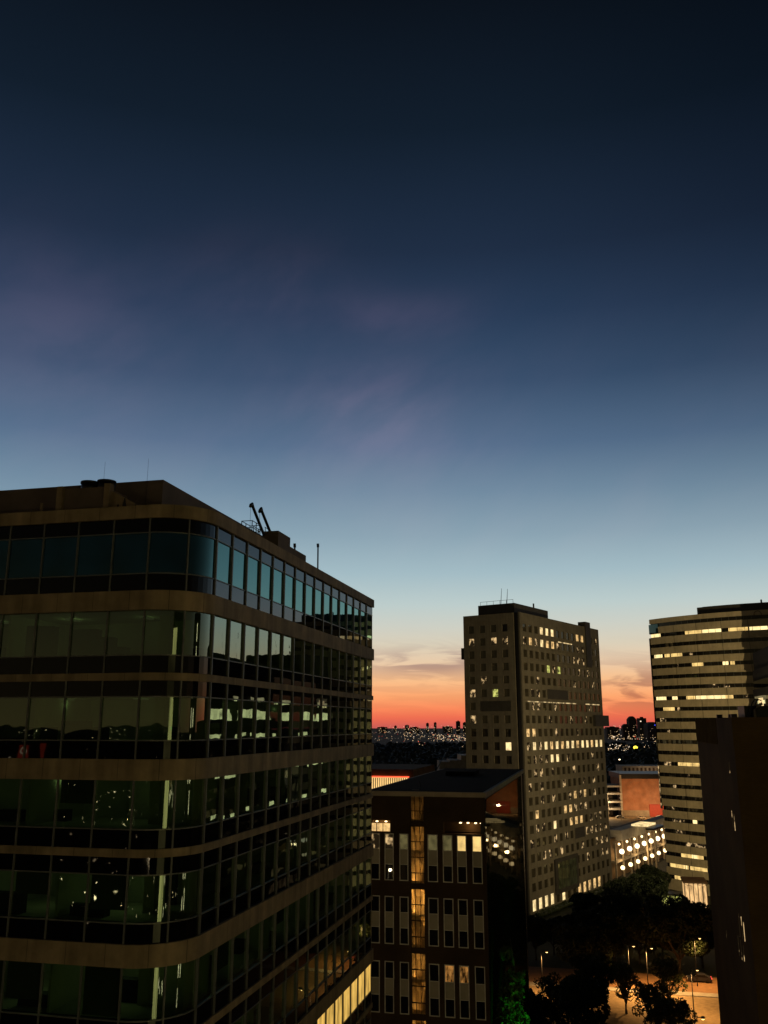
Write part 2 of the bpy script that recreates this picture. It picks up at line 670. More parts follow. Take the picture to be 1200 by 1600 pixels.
M['lit_stair_bright'] = lit('lit_stairwell_bright', (1.0, 0.50, 0.15), 0.85, 0.12, 1.2)
M['lamp_white'] = lit('lamp_glass_white', (1.0, 0.78, 0.46), 3.4, 1.0)
M['lamp_warm'] = lit('lamp_glass_warm', (1.0, 0.72, 0.36), 3.4, 1.0)
M['lamp_sodium'] = lit('lamp_glass_sodium', (1.0, 0.55, 0.16), 6.0, 1.0)
M['brick_dark'] = brick('dark_brick', (0.055, 0.033, 0.017), (0.042, 0.025, 0.014), (0.05, 0.038, 0.026))
M['brick_brown'] = brick('brown_brick', (0.11, 0.06, 0.028), (0.085, 0.048, 0.024), (0.08, 0.065, 0.05))
M['brick_block'] = brick('block_brick', (0.078, 0.045, 0.016), (0.062, 0.036, 0.014), (0.06, 0.042, 0.024))
M['brick_red'] = brick('red_brick', (0.42, 0.16, 0.07), (0.36, 0.13, 0.06), (0.35, 0.25, 0.18))
M['infill'] = stone('grey_infill_panel', (0.28, 0.25, 0.19), 0.7, 0.12)
M['white_frame'] = plain('pale_window_frame', (0.48, 0.45, 0.39), 0.5)
M['fascia'] = stone('pale_fascia', (0.30, 0.25, 0.18), 0.7)
M['win_dark'] = glass('dark_window_glass', (0.7, 0.75, 0.8), (0.004, 0.004, 0.005), 0.03, 0.3, wob=0.003)
M['dark_clad'] = stone('dark_cladding', (0.05, 0.031, 0.011), 1.0, spec=0.0)
M['mirror_glass'] = glass('facade_mirror_glass', (0.88, 0.86, 0.74), (0.012, 0.014, 0.007), 0.025, 0.115, wob=0.004)
M['leaf'] = leaves('foliage', (0.012, 0.019, 0.007), (0.026, 0.037, 0.013))
M['leaf_pale'] = leaves('foliage_pale', (0.032, 0.042, 0.015), (0.06, 0.07, 0.024))
M['bark'] = stone('bark', (0.06, 0.048, 0.036), 0.9)
M['wood'] = leaves('woodland', (0.016, 0.02, 0.012), (0.035, 0.038, 0.02))
M['asphalt'] = stone('asphalt', (0.055, 0.05, 0.046), 0.85, 0.2, 1.5)
M['sand'] = stone('red_asphalt', (0.24, 0.13, 0.06), 0.85, 0.2, 1.0)
M['paving'] = stone('paving', (0.28, 0.20, 0.11), 0.85, 0.25, 1.2)
M['kerb'] = stone('kerb_stone', (0.36, 0.33, 0.28), 0.8)
M['ground'] = stone('ground_soil', (0.016, 0.016, 0.010), 0.95, 0.4, 0.05)
M['grass'] = leaves('grass', (0.010, 0.014, 0.005), (0.02, 0.024, 0.008))
M['white_paint'] = plain('white_paint', (0.75, 0.73, 0.68), 0.6)
M['grey_wall'] = stone('grey_render', (0.26, 0.235, 0.20), 0.85)
M['far_wall'] = stone('far_wall', (0.09, 0.075, 0.07), 0.9)
M['city'] = lit('city_lamp_warm', (1.0, 0.66, 0.34), 1.5, 0.35, 0.05)
M['city_white'] = lit('city_lamp_white', (1.0, 0.80, 0.58), 1.5, 0.4, 0.05)
M['street_glow'] = lit('street_glow', (1.0, 0.70, 0.36), 16.0, 0.25, 0.05)
M['lit_hotel'] = lit('lit_hotel_window', (1.0, 0.78, 0.42), 6.0, 0.25, 0.6)
M['stair_wall'] = stone('stair_plaster', (0.55, 0.47, 0.34), 0.8, 0.12, 0.8)
M['stair_glass'] = clear_glass('stair_glass', (0.9, 0.9, 0.85), (0.85, 0.80, 0.66), 0.05, 0.5)
M['red_lamp'] = lit('red_lamp', (1.0, 0.06, 0.05), 4.0, 1.0)
M['red_neon'] = lit('red_neon', (1.0, 0.10, 0.04), 1.6, 0.8)
M['blue_lamp'] = lit('blue_lamp', (0.08, 0.10, 1.0), 2.6, 1.0)
M['green_lamp'] = lit('green_lamp', (0.05, 1.0, 0.2), 5.0, 1.0)
M['yellow_lamp'] = lit('yellow_lamp', (1.0, 0.78, 0.05), 3.2, 0.8)
M['louvre_lit'] = lit('lit_louvre', (1.0, 0.62, 0.22), 1.25, 0.7, 0.6)
M['red_panel'] = plain('red_panel', (0.36, 0.05, 0.025), 0.7)

GRID = 13.2      # street grid, degrees right of the view


def size_on_photo(corners):
    ps = [project(c) for c in corners]
    if any(p is None for p in ps):
        return 0
    xs = [min(1200, max(0, p[0])) for p in ps]
    ys = [min(1600, max(0, p[1])) for p in ps]
    return (max(xs) - min(xs)) * (max(ys) - min(ys))


# ================================================================== ground, roads, forest
g = MB()
S = 14000
g.face([(-S, -S, 0), (S, -S, 0), (S, S, 0), (-S, S, 0)])
tag(g.build('ground', M['ground']), kind='structure')


def sheet(name, mat, poly, z):
    b = MB()
    b.face([(p[0], p[1], z) for p in poly])
    return tag(b.build(name, mat), kind='structure')


def px_poly(pts):
    return [at_z(x, y, 0).to_tuple()[:2] for x, y in pts]


G = Frame(0, 0, GRID)


def gp(a, b):
    q = G.p(a, b, 0)
    return (q.x, q.y)


# the square between the blocks: road, raised pavement with a kerb, lawn
sheet('plaza', M['paving'], [gp(152, 18), gp(152, -80), gp(184.6, -80), gp(184.6, 18)], 0.004)
sheet('road', M['asphalt'], [gp(-60, 8), gp(-60, -2), gp(151.9, -2), gp(151.9, 8)], 0.008)
sheet('cross_road', M['sand'], [gp(187.4, 40), gp(187.4, -160), gp(198.5, -160), gp(198.5, 40)], 0.012)
sheet('footpath', M['paving'], [gp(199, -22), gp(222, -24), gp(222, -27.5), gp(199, -28)], 0.012)
sheet('lawn', M['grass'], [gp(198.6, 20), gp(198.6, -90), gp(300, -90), gp(300, 20)], 0.004)
kb = MB()
kb.box(G, 184.6, 184.95, -80, 18, 0.0, 0.13)
kb.build('kerb', M['kerb'])['kind'] = 'structure'
pv = MB()
pv.box(G, 184.95, 187.0, -80, 18, 0.0, 0.125)
pv.build('pavement', M['kerb'])['kind'] = 'structure'

# ================================================================== office block with curved corner (left)
LB = Frame(-8.216, 37.550, GRID)
RC = 2.2
BAYL, BAYR = 1.755, 1.8563
LEFT_N, RIGHT_N = 13, 16


def lb_outline(off=0.0):
    """Facade line as stations; offset outward. Returns list of (x, y, s) from far left, round the corner, to the far end."""
    pts = []
    r = RC + off
    pts.append(LB.p(-off, RC + BAYL * LEFT_N, 0))
    for k in range(13):
        t = pi / 2 * k / 12
        # centre of the arc at a=RC, b=RC
        pts.append(LB.p(RC - r * cos(t), RC - r * sin(t), 0))
    pts.append(LB.p(RC + BAYR * RIGHT_N + off, -off, 0))
    return pts


DEPTH_B = RC + BAYL * LEFT_N
LEN_A = RC + BAYR * RIGHT_N
lb_root = thing('office_building', (-8.2, 37.6, 0),
                'dark office block with rounded corner, ribbon glazing and brown stone bands, largest in view', 'building')


def ring_band(mb, z0, z1, out, depth=0.5):
    """a storey-high or band-high strip that follows the facade, OUT proud of it"""
    o = lb_outline(out)
    i = lb_outline(out - depth)
    for k in range(len(o) - 1):
        p, q, r_, s_ = o[k], o[k + 1], i[k + 1], i[k]
        zz0, zz1 = Vector((0, 0, z0)), Vector((0, 0, z1))
        mb.face([p + zz0, q + zz0, q + zz1, p + zz1])
        mb.face([p + zz1, q + zz1, r_ + zz1, s_ + zz1])
        mb.face([p + zz0, s_ + zz0, r_ + zz0, q + zz0])
        mb.face([s_ + zz0, s_ + zz1, r_ + zz1, r_ + zz0])
    for k in (0, -1):
        mb.face([o[k] + zz0, o[k] + zz1, i[k] + zz1, i[k] + zz0])


# solid core behind the office floors
core = MB()
core.box(LB, 4.6, LEN_A - 0.2, 4.6, DEPTH_B, 0, 57.2)
core.build('core', M['room'], lb_root)
rf = MB()
rf.prism([p.to_tuple()[:2] for p in lb_outline(-0.52)] + [LB.p(LEN_A - 0.6, DEPTH_B - 0.6, 0).to_tuple()[:2]], 57.204, 57.26)
rf.build('roof', M['roof'], lb_root)
endw = MB()
endw.box(LB, LEN_A + 0.002, LEN_A + 0.16, 0.02, DEPTH_B, 0, 57.3)
endw.build('end_wall', M['band'], lb_root)

thick, thin, spans, panes = [], [], [], []
thick.append((56.93, 57.52))
spans.append((56.29, 56.93)); panes.append((54.46, 56.29)); spans.append((53.70, 54.46))
b = 53.70
nrow = 0
while b > 6:
    thick.append((b - 0.85, b))
    panes.append((b - 2.78, b - 0.85)); spans.append((b - 3.53, b - 2.78))
    thin.append((b - 3.85, b - 3.53))
    spans.append((b - 4.52, b - 3.85)); panes.append((b - 6.33, b - 4.52)); spans.append((b - 7.08, b - 6.33))
    b -= 7.08
thick.append((0, b))
for z0, z1 in thick:
    m = MB(); ring_band(m, z0, z1, 0.14); m.build('stone_band', M['band'], lb_root)
for z0, z1 in thin:
    m = MB(); ring_band(m, z0, z1, 0.10); m.build('thin_band', M['band'], lb_root)
for z0, z1 in spans:
    m = MB(); ring_band(m, z0, z1, 0.0, 0.3); m.build('spandrel', M['spandrel'], lb_root)

# floors, partitions, cupboards, blinds and a few dim lights behind the glass
lvl = sorted([p for p in panes])
poly_in = [p.to_tuple()[:2] for p in lb_outline(-0.37)] + [LB.p(LEN_A - 0.37, DEPTH_B, 0).to_tuple()[:2]]
zlo = 0.0
for z0, z1 in lvl + [(57.1, 57.2)]:
    m = MB(); m.prism(poly_in, zlo, z0); m.build('floor_slab', M['room'], lb_root)
    zlo = z1
ri_ = random.Random(17)
for ri, (z0, z1) in enumerate(panes):
    if z1 < 22: break
    m, f_ = MB(), MB()
    h = z1 - z0
    b_ = RC + BAYL * LEFT_N - 2
    while b_ > 2.5:
        m.box(LB, 0.3, 4.59, b_, b_ + 0.1, z0 + 0.001, z1 - 0.001)
        b_ -= BAYL * ri_.choice([2, 3, 3, 4])
    a_ = RC + BAYR
    while a_ < LEN_A - 1:
        m.box(LB, a_, a_ + 0.1, 0.3, 4.59, z0 + 0.001, z1 - 0.001)
        a_ += BAYR * ri_.choice([2, 3, 4])
    m.box(LB, 2.0, 2.5, 2.0, 2.5, z0 + 0.001, z1 - 0.001)          # round-corner column casing
    m.build('room_partition', M['room'], lb_root)
    for _ in range(16):
        w_, hh = ri_.uniform(0.6, 1.7), h * ri_.choice([0.25, 0.3, 0.45, 0.75])
        if ri_.random() < 0.5:
            bb = ri_.uniform(2.6, 18); aa = ri_.uniform(0.4, 2.4)
            f_.box(LB, aa, aa + 0.5, bb, bb + w_, z0 + 0.002, z0 + hh)
        else:
            aa = ri_.uniform(3, LEN_A - 3); bb = ri_.uniform(0.4, 2.4)
            f_.box(LB, aa, aa + w_, bb, bb + 0.5, z0 + 0.002, z0 + hh)
    f_.build('office_furniture', M['room_dark'], lb_root)
    bl = MB()
    for k in range(LEFT_N):
        if ri_.random() < (0.12, 0.04, 0.08, 0.12, 0.30, 0.28, 0.2, 0.2)[min(ri, 7)]:
            bl.box(LB, 0.16, 0.19, RC + BAYL * k + 0.06, RC + BAYL * (k + 1) - 0.06, z1 - h * ri_.choice([0.5, 0.75, 0.95]), z1 - 0.01)
    for k in range(RIGHT_N):
        if ri_.random() < 0.3:
            bl.box(LB, RC + BAYR * k + 0.06, RC + BAYR * (k + 1) - 0.06, 0.16, 0.19, z1 - h * ri_.choice([0.4, 0.6, 0.95]), z1 - 0.01)
    if bl.v:
        bl.build('window_blind', M['blind'], lb_root)
    if ri == 0: continue
    cl_m = MB()
    spots_ = [(2.4, 3.4, 1.0), (2.4, 7.2, 1.0), (2.4, 11.0, 0.8), (9.0, 2.4, 0.35), (17.0, 2.4, 0.2), (25.0, 2.4, 0.3)]
    for aa, bb, pw in spots_:
        p_ = pw * ri_.uniform(0.5, 1.3) * (9.0, 3.4, 2.6, 4.4, 5.5, 10.0, 12.0, 2.0)[min(ri, 7)]
        point_light('room_light', LB.p(aa, bb, z1 - 0.25), p_, (0.80, 1.0, 0.50), 0.15, lb_root)
        cl_m.box(LB, aa - 0.5, aa + 0.5, bb - 0.12, bb + 0.12, z1 - 0.06, z1 - 0.002)
    cl_m.build('ceiling_lamp', M['ceiling_lamp' if ri > 2 else 'ceiling_lamp_low'], lb_root)

# bays: list of polylines on the facade line
bays = []
for k in range(LEFT_N - 1, -1, -1):
    bays.append(('L', k, [LB.p(0, RC + BAYL * (k + 1), 0), LB.p(0, RC + BAYL * k, 0)]))
for k in range(2):
    pl = []
    for j in range(7):
        t = pi / 2 * (k * 6 + j) / 12
        pl.append(LB.p(RC - RC * cos(t), RC - RC * sin(t), 0))
    bays.append(('C', k, pl))
for k in range(RIGHT_N):
    bays.append(('R', k, [LB.p(RC + BAYR * k, 0, 0), LB.p(RC + BAYR * (k + 1), 0, 0)]))

rp = random.Random(3)
cand = []
for ri, (z0, z1) in enumerate(panes):
    for side_, k, pl in bays:
        cs = [pl[0] + Vector((0, 0, z0)), pl[-1] + Vector((0, 0, z1))]
        cand.append((size_on_photo(cs), ri, side_, k, pl, z0, z1))
cand.sort(key=lambda c: -c[0])
rest = MB()
PMATS = ['pane_teal', 'pane_green', 'pane_lit']


def pane_mat(ri, side_, k):
    if ri == 0:
        return 'pane_teal'
    if ri == 7 and side_ == 'R' and k >= 9:
        return 'pane_lit'
    return 'pane_green'


def add_pane(mb, pl, z0, z1, mi=0):
    n = len(pl)
    i = len(mb.v)
    tz = rp.uniform(-0.0025, 0.0025)
    # pane set 3 cm behind the facade line, each hung a hair out of true
    d = (pl[-1] - pl[0]).normalized()
    nrm = Vector((d.y, -d.x, 0))
    tl = rp.uniform(-0.0015, 0.0015)
    for j, p in enumerate(pl):
        e = nrm * (-0.03 + tl * (1 if j else -1)) if n == 2 else nrm * -0.03
        mb.v.append(p + e + nrm * tz + Vector((0, 0, z0)))
        mb.v.append(p + e - nrm * tz + Vector((0, 0, z1)))
    for j in range(n - 1):
        mb.f.append((i + 2 * j, i + 2 * j + 2, i + 2 * j + 3, i + 2 * j + 1)); mb.m.append(mi); mb.s.append(n > 2)


for q, (sz, ri, side_, k, pl, z0, z1) in enumerate(cand):
    mn = pane_mat(ri, side_, k)
    if q < 96 and sz > 0:
        m = MB(); add_pane(m, pl, z0, z1)
        o = m.build('window_pane', M[mn], lb_root)
    else:
        add_pane(rest, pl, z0, z1, PMATS.index(mn))
o = rest.build('window_pane', [M[x] for x in PMATS], lb_root)
o['kind'] = 'stuff'

# mullions and transoms, one frame per ribbon
strips = [(53.70, 56.93)]
b = 53.70
while b > 6:
    strips.append((b - 3.53, b - 0.85)); strips.append((b - 7.08, b - 3.85)); b -= 7.08
for z0, z1 in strips:
    m = MB()
    for side_, k, pl in bays:
        p = pl[0]
        d = (pl[1] - pl[0]).normalized()
        nrm = Vector((d.y, -d.x, 0))
        wd = 0.035 if side_ != 'R' else 0.05
        pr = 0.05 if side_ != 'R' else 0.07
        a0, a1 = p - d * wd, p + d * wd
        z0v, z1v = Vector((0, 0, z0)), Vector((0, 0, z1))
        o_, i_ = nrm * pr, nrm * -0.06
        m.hexa([a0 + o_ + z0v, a1 + o_ + z0v, a1 + i_ + z0v, a0 + i_ + z0v, a0 + o_ + z1v, a1 + o_ + z1v, a1 + i_ + z1v, a0 + i_ + z1v])
    for pz0, pz1 in panes:
        if pz0 >= z0 - 0.01 and pz1 <= z1 + 0.01:
            for zz in (pz0, pz1):
                if z0 + 0.05 < zz < z1 - 0.05:
                    o_, i_ = lb_outline(0.03), lb_outline(-0.05)
                    for k in range(len(o_) - 1):
                        u, v = Vector((0, 0, zz - 0.025)), Vector((0, 0, zz + 0.025))
                        m.hexa([o_[k] + u, o_[k + 1] + u, i_[k + 1] + u, i_[k] + u, o_[k] + v, o_[k + 1] + v, i_[k + 1] + v, i_[k] + v])
    m.build('window_frame', M['frame'], lb_root)

# rooftop: set-back plant storey, vent housing with two fans and a sawtooth side wall
m = MB(); m.box(LB, 4.35, 27.0, 4.0, DEPTH_B - 3, 57.26, 60.02); m.build('plant_storey', M['band_dark'], lb_root)
vh = MB()
vh.box(LB, 1.7, 3.6, 5.55, 7.75, 57.262, 59.05)
vh_o = vh.build('vent_housing', M['band_dark'], lb_root)
m = MB()
m.box(LB, 1.5, 1.9, 7.76, 8.05, 57.262, 59.15)
m.box(LB, 1.5, 1.9, 5.25, 5.54, 57.262, 59.15)
m.build('housing_pillar', M['band'], vh_o)
for bb in (7.05, 6.15):
    m = MB()
    c = LB.p(2.7, bb, 0)
    m.tube([c + Vector((0, 0, 59.052)), c + Vector((0, 0, 59.52))], 0.42, 16)
    m.tube([c + Vector((0, 0, 59.521)), c + Vector((0, 0, 59.62))], 0.46, 16)
    m.build('roof_fan', M['frame_dark'], vh_o)
m = MB()      # sawtooth wall running down from the housing
for k, (ba, bb, h0, h1) in enumerate(((5.24, 4.75, 1.55, 1.30), (4.75, 4.25, 1.30, 1.02), (4.25, 3.75, 1.02, 0.72), (3.75, 3.2, 0.72, 0.30), (3.2, 2.7, 0.30, 0.18))):
    P = LB.p
    z = 57.262
    m.hexa([P(1.75, ba, z), P(1.9, ba, z), P(1.9, bb, z), P(1.75, bb, z), P(1.75, ba, z + h0), P(1.9, ba, z + h0), P(1.9, bb, z + h1), P(1.75, bb, z + h1)])
m.build('screen_wall', M['band'], vh_o)
for bc, hh in ((4.88, 0.85), (4.55, 1.15), (3.98, 0.78)):
    m = MB(); P = LB.p; z = 57.3
    m.hexa([P(1.72, bc + 0.24, z), P(1.748, bc + 0.24, z), P(1.748, bc - 0.24, z), P(1.72, bc - 0.24, z),
            P(1.72, bc + 0.02, z + hh), P(1.748, bc + 0.02, z + hh), P(1.748, bc - 0.02, z + hh), P(1.72, bc - 0.02, z + hh)])
    m.build('louvre_opening', M['frame_dark'], vh_o)
m = MB(); m.tube([LB.p(0.9, 8.8, 57.72), LB.p(0.9, 6.7, 57.72)], 0.045, 6)
for bb in (8.6, 7.7, 6.8):
    m.tube([LB.p(0.9, bb, 57.25), LB.p(0.9, bb, 57.72)], 0.03, 6)
m.build('roof_handrail', M['white_paint'], lb_root)
m = MB(); m.box(LB, 0.88, 0.98, 8.35, 8.45, 57.262, 58.2); m.build('vent_pipe', M['band'], lb_root)
for i, (bb, ht) in enumerate(((7.3, 1.6), (4.86, 1.55))):
    p = LB.p(1.45, bb, 58.6 if i == 0 else 58.6)
    p = LB.p(4.36 - 0.1, bb, 57.26)
    m = MB(); m.tube([p, p + Vector((0.02, 0, 3.9 if i == 0 else 3.9))], 0.012, 5, r2=0.005)
    tag(m.build('whip_antenna', M['steel_dark'], loc=p), ('thin whip antenna on dark roof, left one of two, behind the round fans',
        'thin whip antenna on dark roof, right one of two, above the sloping screen wall')[i], 'antenna', 'whip antennas on the office roof')

# window-cleaning crane on the roof edge
cr = thing('window_cleaning_crane', LB.p(12.6, 1.2, 57.26), 'black window-cleaning crane with two bent jibs and a cradle on the office roof edge', 'crane')
m = MB(); m.box(LB, 12.4, 14.5, 0.75, 1.7, 57.55, 58.95); m.build('crane_housing', M['band_dark'], cr)
m = MB()
for a_ in (12.6, 14.2):
    for b_ in (0.8, 1.6):
        m.box(LB, a_, a_ + 0.18, b_, b_ + 0.1, 57.262, 57.548)
m.build('crane_wheels', M['steel_dark'], cr)
for foot, bend, tip, db in (((412.5, 829), (395.6, 789.5), (391.8, 789), 1.2), ((424, 829), (409.6, 796.5), (406, 797.5), 1.35)):
    P = LB.p
    f_, q_, t_ = LB.hit(*foot, b=db), LB.hit(*bend, b=db), LB.hit(*tip, b=db)
    top = (q_[0] - 0.15, db, q_[2] + 0.05)
    m = MB()
    m.tube([P(f_[0], db, f_[2] - 0.25), P(q_[0], db, q_[2] - 0.12), P(*top), P(t_[0], db, t_[2]), P(t_[0] - 0.05, db, t_[2] - 0.12)], 0.085, 8)
    j = m.build('jib', M['steel_dark'], cr)
    m = MB(); m.tube([P(t_[0], db, t_[2] - 0.1), P(t_[0], db, 58.2)], 0.008, 4)
    m.build('hoist_rope', M['steel_dark'], j)
m = MB()
P = LB.p
for z in (58.0, 58.35, 58.72):
    m.tube([P(8.7, 0.9, z), P(9.9, 0.9, z), P(9.9, 1.5, z), P(8.7, 1.5, z), P(8.7, 0.9, z)], 0.022, 5)
for a_ in (8.7, 9.3, 9.9):
    for b_ in (0.9, 1.5):
        m.tube([P(a_, b_, 57.9), P(a_, b_, 58.74)], 0.026, 5)
m.box(LB, 8.7, 9.9, 0.9, 1.5, 57.88, 57.93)
m.build('cradle', M['steel_dark'], cr)
m = MB()
for z in (58.35, 58.75):
    m.tube([P(10.1, 1.4, z), P(12.4, 1.4, z)], 0.02, 5)
m.tube([P(12.4, 1.6, 59.2), P(13.9, 1.6, 59.2)], 0.02, 5)
for a_ in (10.2, 10.9, 11.6):
    m.tube([P(a_, 1.4, 57.26), P(a_, 1.4, 58.77)], 0.024, 5)
for a_ in (12.5, 13.2, 13.85):
    m.tube([P(a_, 1.6, 58.9), P(a_, 1.6, 59.22)], 0.02, 5)
m.build('guard_rail', M['steel_dark'], cr)
m = MB(); m.box(LB, 14.6, 17.7, 0.8, 1.6, 57.262, 58.45); m.build('roof_upstand', M['band_dark'], lb_root)
for i, (a_, z0, z1) in enumerate(((16.7, 58.452, 59.05), (21.5, 57.262, 60.0))):
    m = MB(); p = LB.p(a_, 1.2, z0)
    m.tube([p, LB.p(a_ - 0.05, 1.2, z1 - 0.25)], 0.05, 8)
    m.tube([LB.p(a_ - 0.05, 1.2, z1 - 0.25), LB.p(a_ - 0.1, 1.2, z1)], 0.085, 8)
    tag(m.build('davit_post', M['steel_dark'], loc=p), ('short black davit post on the upstand beside the roof crane', 'tall slim black davit post alone on the roof edge')[i], 'davit', 'davit posts on the office roof')

# ================================================================== brick office with lit stairwell (lower centre)
MBF = Frame(10.574, 97.0, GRID)
mb_root = thing('brick_office', (10.6, 97, 0), 'dark brick office with a golden lit stairwell and tall paired windows, below the towers', 'building')
MB_DEPTH, MB_WIDTH, MB_TOP = 51.2, 12.7, 40.6
cols = [(0.40, 1.43), (2.02, 3.03), (3.50, 4.54), (5.07, 6.14), (8.22, 9.18), (9.80, 10.79), (11.3, 12.3)]
rows_ = [(32.1, 36.78), (25.93, 30.56), (19.42, 24.30), (13.2, 18.0), (7.0, 11.8)]
STAIR = (6.5, 8.0)
wall = MB()
blocks = sorted([(c0, c1) for c0, c1 in cols] + [STAIR])
# front wall: full-width courses between window rows, piers beside the windows, stair slot left open for its glazing
lev = [0] + [z for r_ in sorted(rows_) for z in r_] + [MB_TOP]


def course(z0, z1, openings):
    x = 0.0
    for c0, c1 in openings:
        if c0 > x:
            wall.box(MBF, 0, 0.4, x, c0, z0, z1)
        x = c1
    wall.box(MBF, 0, 0.4, x, MB_WIDTH, z0, z1)


srows = sorted(rows_)
z = 0
for r0, r1 in srows:
    course(z, r0, [STAIR])
    course(r0, r1, blocks)
    z = r1
# terrace recess under the roof on both sides
TERR = [(0.0, 4.4), (10.2, 12.3)]
course(z, 36.9, [STAIR])
course(36.9, 38.1, [TERR[0], STAIR, TERR[1]])
course(38.1, MB_TOP, [STAIR])
for b0_, b1_ in ((0.6, STAIR[0] - 0.1), (STAIR[1] + 0.1, MB_WIDTH - 0.4)):
    wall.box(MBF, 0.401, 0.9, b0_, b1_, 0, 36.9)
    wall.box(MBF, 1.9, 2.3, b0_, b1_, 36.9, 38.1)
    wall.box(MBF, 0.401, 0.9, b0_, b1_, 38.1, MB_TOP)
wall.box(MBF, MB_DEPTH - 0.4, MB_DEPTH, 0.6, MB_WIDTH, 0, MB_TOP)
wall.box(MBF, 0.9, MB_DEPTH - 0.4, MB_WIDTH - 0.4, MB_WIDTH, 0, MB_TOP)
wall.build('wall', M['brick_dark'], mb_root)
m = MB()
m.box(MBF, -0.25, MB_DEPTH + 0.2, -0.15, MB_WIDTH + 0.2, MB_TOP + 0.002, MB_TOP + 0.5)
m.build('roof_fascia', M['fascia'], mb_root)
m = MB()
m.box(MBF, 0.1, MB_DEPTH - 0.2, 0.2, MB_WIDTH - 0.2, MB_TOP + 0.503, MB_TOP + 0.56)
m.box(MBF, 30, 35, 5, 9, MB_TOP + 0.561, MB_TOP + 1.1)
m.build('roof', M['roof'], mb_root)
m = MB()
m.tube([MBF.p(40, 12.2, MB_TOP + 0.56), MBF.p(46, 11.6, MB_TOP + 3.2)], 0.07, 6)
m.build('roof_mast', M['frame'], mb_root)
rq = random.Random(11)
for r0, r1 in srows:
    h = r1 - r0
    for ci, (c0, c1) in enumerate(cols):
        fr = MB()
        e = 0.09
        fr.box(MBF, -0.05, 0.1, c0, c0 + e, r0, r1); fr.box(MBF, -0.05, 0.1, c1 - e, c1, r0, r1)
        fr.box(MBF, -0.05, 0.1, c0 + e, c1 - e, r0, r0 + e); fr.box(MBF, -0.05, 0.1, c0 + e, c1 - e, r1 - e, r1)
        zs0, zs1 = r0 + h * 0.345, r0 + h * 0.665
        fr.box(MBF, -0.04, 0.1, c0 + e, c1 - e, zs0 - 0.03, zs0 + 0.03)
        fr.box(MBF, -0.04, 0.1, c0 + e, c1 - e, zs1 - 0.03, zs1 + 0.03)
        w_ = fr.build('window', M['white_frame'], mb_root)
        m = MB(); m.box(MBF, 0.0, 0.08, c0 + e, c1 - e, zs0 + 0.03, zs1 - 0.03); m.build('infill_panel', M['infill'], w_)
        up = 'win_dark'; lo_ = 'win_dark'
        if r0 == 32.1 and ci == 1: up = 'ribbon_warm'
        if r0 == 32.1 and ci in (2, 3, 4): up = 'ribbon_dim'
        if r0 == 32.1 and ci == 0: up = 'ribbon_warm'
        if r0 == 32.1 and ci in (5, 6): up = 'lit_dim'
        if r0 == 19.42 and ci in (1,): up = 'lit_stair'; lo_ = 'win_dark'
        if r0 == 19.42 and ci in (2,): up = 'lit_stair'
        m = MB(); m.box(MBF, 0.02, 0.06, c0 + e, c1 - e, zs1 + 0.03, r1 - e); m.build('pane', M[up], w_)
        m = MB(); m.box(MBF, 0.02, 0.06, c0 + e, c1 - e, r0 + e, zs0 - 0.03); m.build('pane', M[lo_], w_)
# stairwell: a glazed slot with landings, flights and a lamp on each landing
m = MB()
m.box(MBF, 4.2, 4.4, STAIR[0] - 0.3, STAIR[1] + 0.3, 0, MB_TOP)
m.box(MBF, 0.92, 4.2, STAIR[0] - 0.3, STAIR[0] - 0.1, 0, MB_TOP)
m.box(MBF, 0.92, 4.2, STAIR[1] + 0.1, STAIR[1] + 0.3, 0, MB_TOP)
m.build('stair_wall', M['stair_wall'], mb_root)
st, rl = MB(), MB()
STEP = 3.1
n_ = 0
rs_ = random.Random(4)
zz = 4.0
while zz < 39:
    st.box(MBF, 0.5, 1.5, STAIR[0] - 0.09, STAIR[1] + 0.09, zz - 0.2, zz)
    st.box(MBF, 3.2, 4.19, STAIR[0] - 0.09, STAIR[1] + 0.09, zz + STEP / 2 - 0.2, zz + STEP / 2)
    mid = (STAIR[0] + STAIR[1]) / 2
    for half in (0, 1):
        b0_, b1_ = (STAIR[0] - 0.05, mid - 0.05) if half == 0 else (mid + 0.05, STAIR[1] + 0.05)
        z_a, z_b = (zz, zz + STEP / 2) if half == 0 else (zz + STEP, zz + STEP / 2)
        P = MBF.p
        st.hexa([P(1.5, b0_, z_a - 0.25), P(3.2, b0_, z_b - 0.25), P(3.2, b1_, z_b - 0.25), P(1.5, b1_, z_a - 0.25),
                 P(1.5, b0_, z_a - 0.02), P(3.2, b0_, z_b - 0.02), P(3.2, b1_, z_b - 0.02), P(1.5, b1_, z_a - 0.02)])
        rl.tube([P(1.5, mid, z_a + 0.9), P(3.2, mid, z_b + 0.9)], 0.03, 5)
    rl.tube([MBF.p(0.52, STAIR[0], zz + 0.95), MBF.p(0.52, STAIR[1], zz + 0.95)], 0.03, 5)
    for k in range(5):
        bb = STAIR[0] + 0.15 + k * 0.3
        rl.tube([MBF.p(0.52, bb, zz), MBF.p(0.52, bb, zz + 0.95)], 0.015, 4)
    if zz > 14:
        cc_ = MBF.p(2.6, STAIR[0] + 0.35 + 0.8 * (n_ % 2), zz + 2.45)
        m = MB(); m.ball(cc_, 0.12, 8); m.build('stair_lamp', M['lamp_warm'], mb_root)
        point_light('stair_light', cc_ - MBF.a * 0.35, rs_.choice([25, 70, 130, 200]), (1.0, 0.56, 0.18), 0.12, mb_root)
    zz += STEP
    n_ += 1
st.build('stair_flight', M['stair_wall'], mb_root)
rl.build('stair_railing', M['frame_dark'], mb_root)
m = MB(); m.box(MBF, 0.24, 0.27, STAIR[0] + 0.01, STAIR[1] - 0.01, 0.5, MB_TOP - 0.1); m.build('stair_glass', M['stair_glass'], mb_root)
m = MB()
zz = 0.3
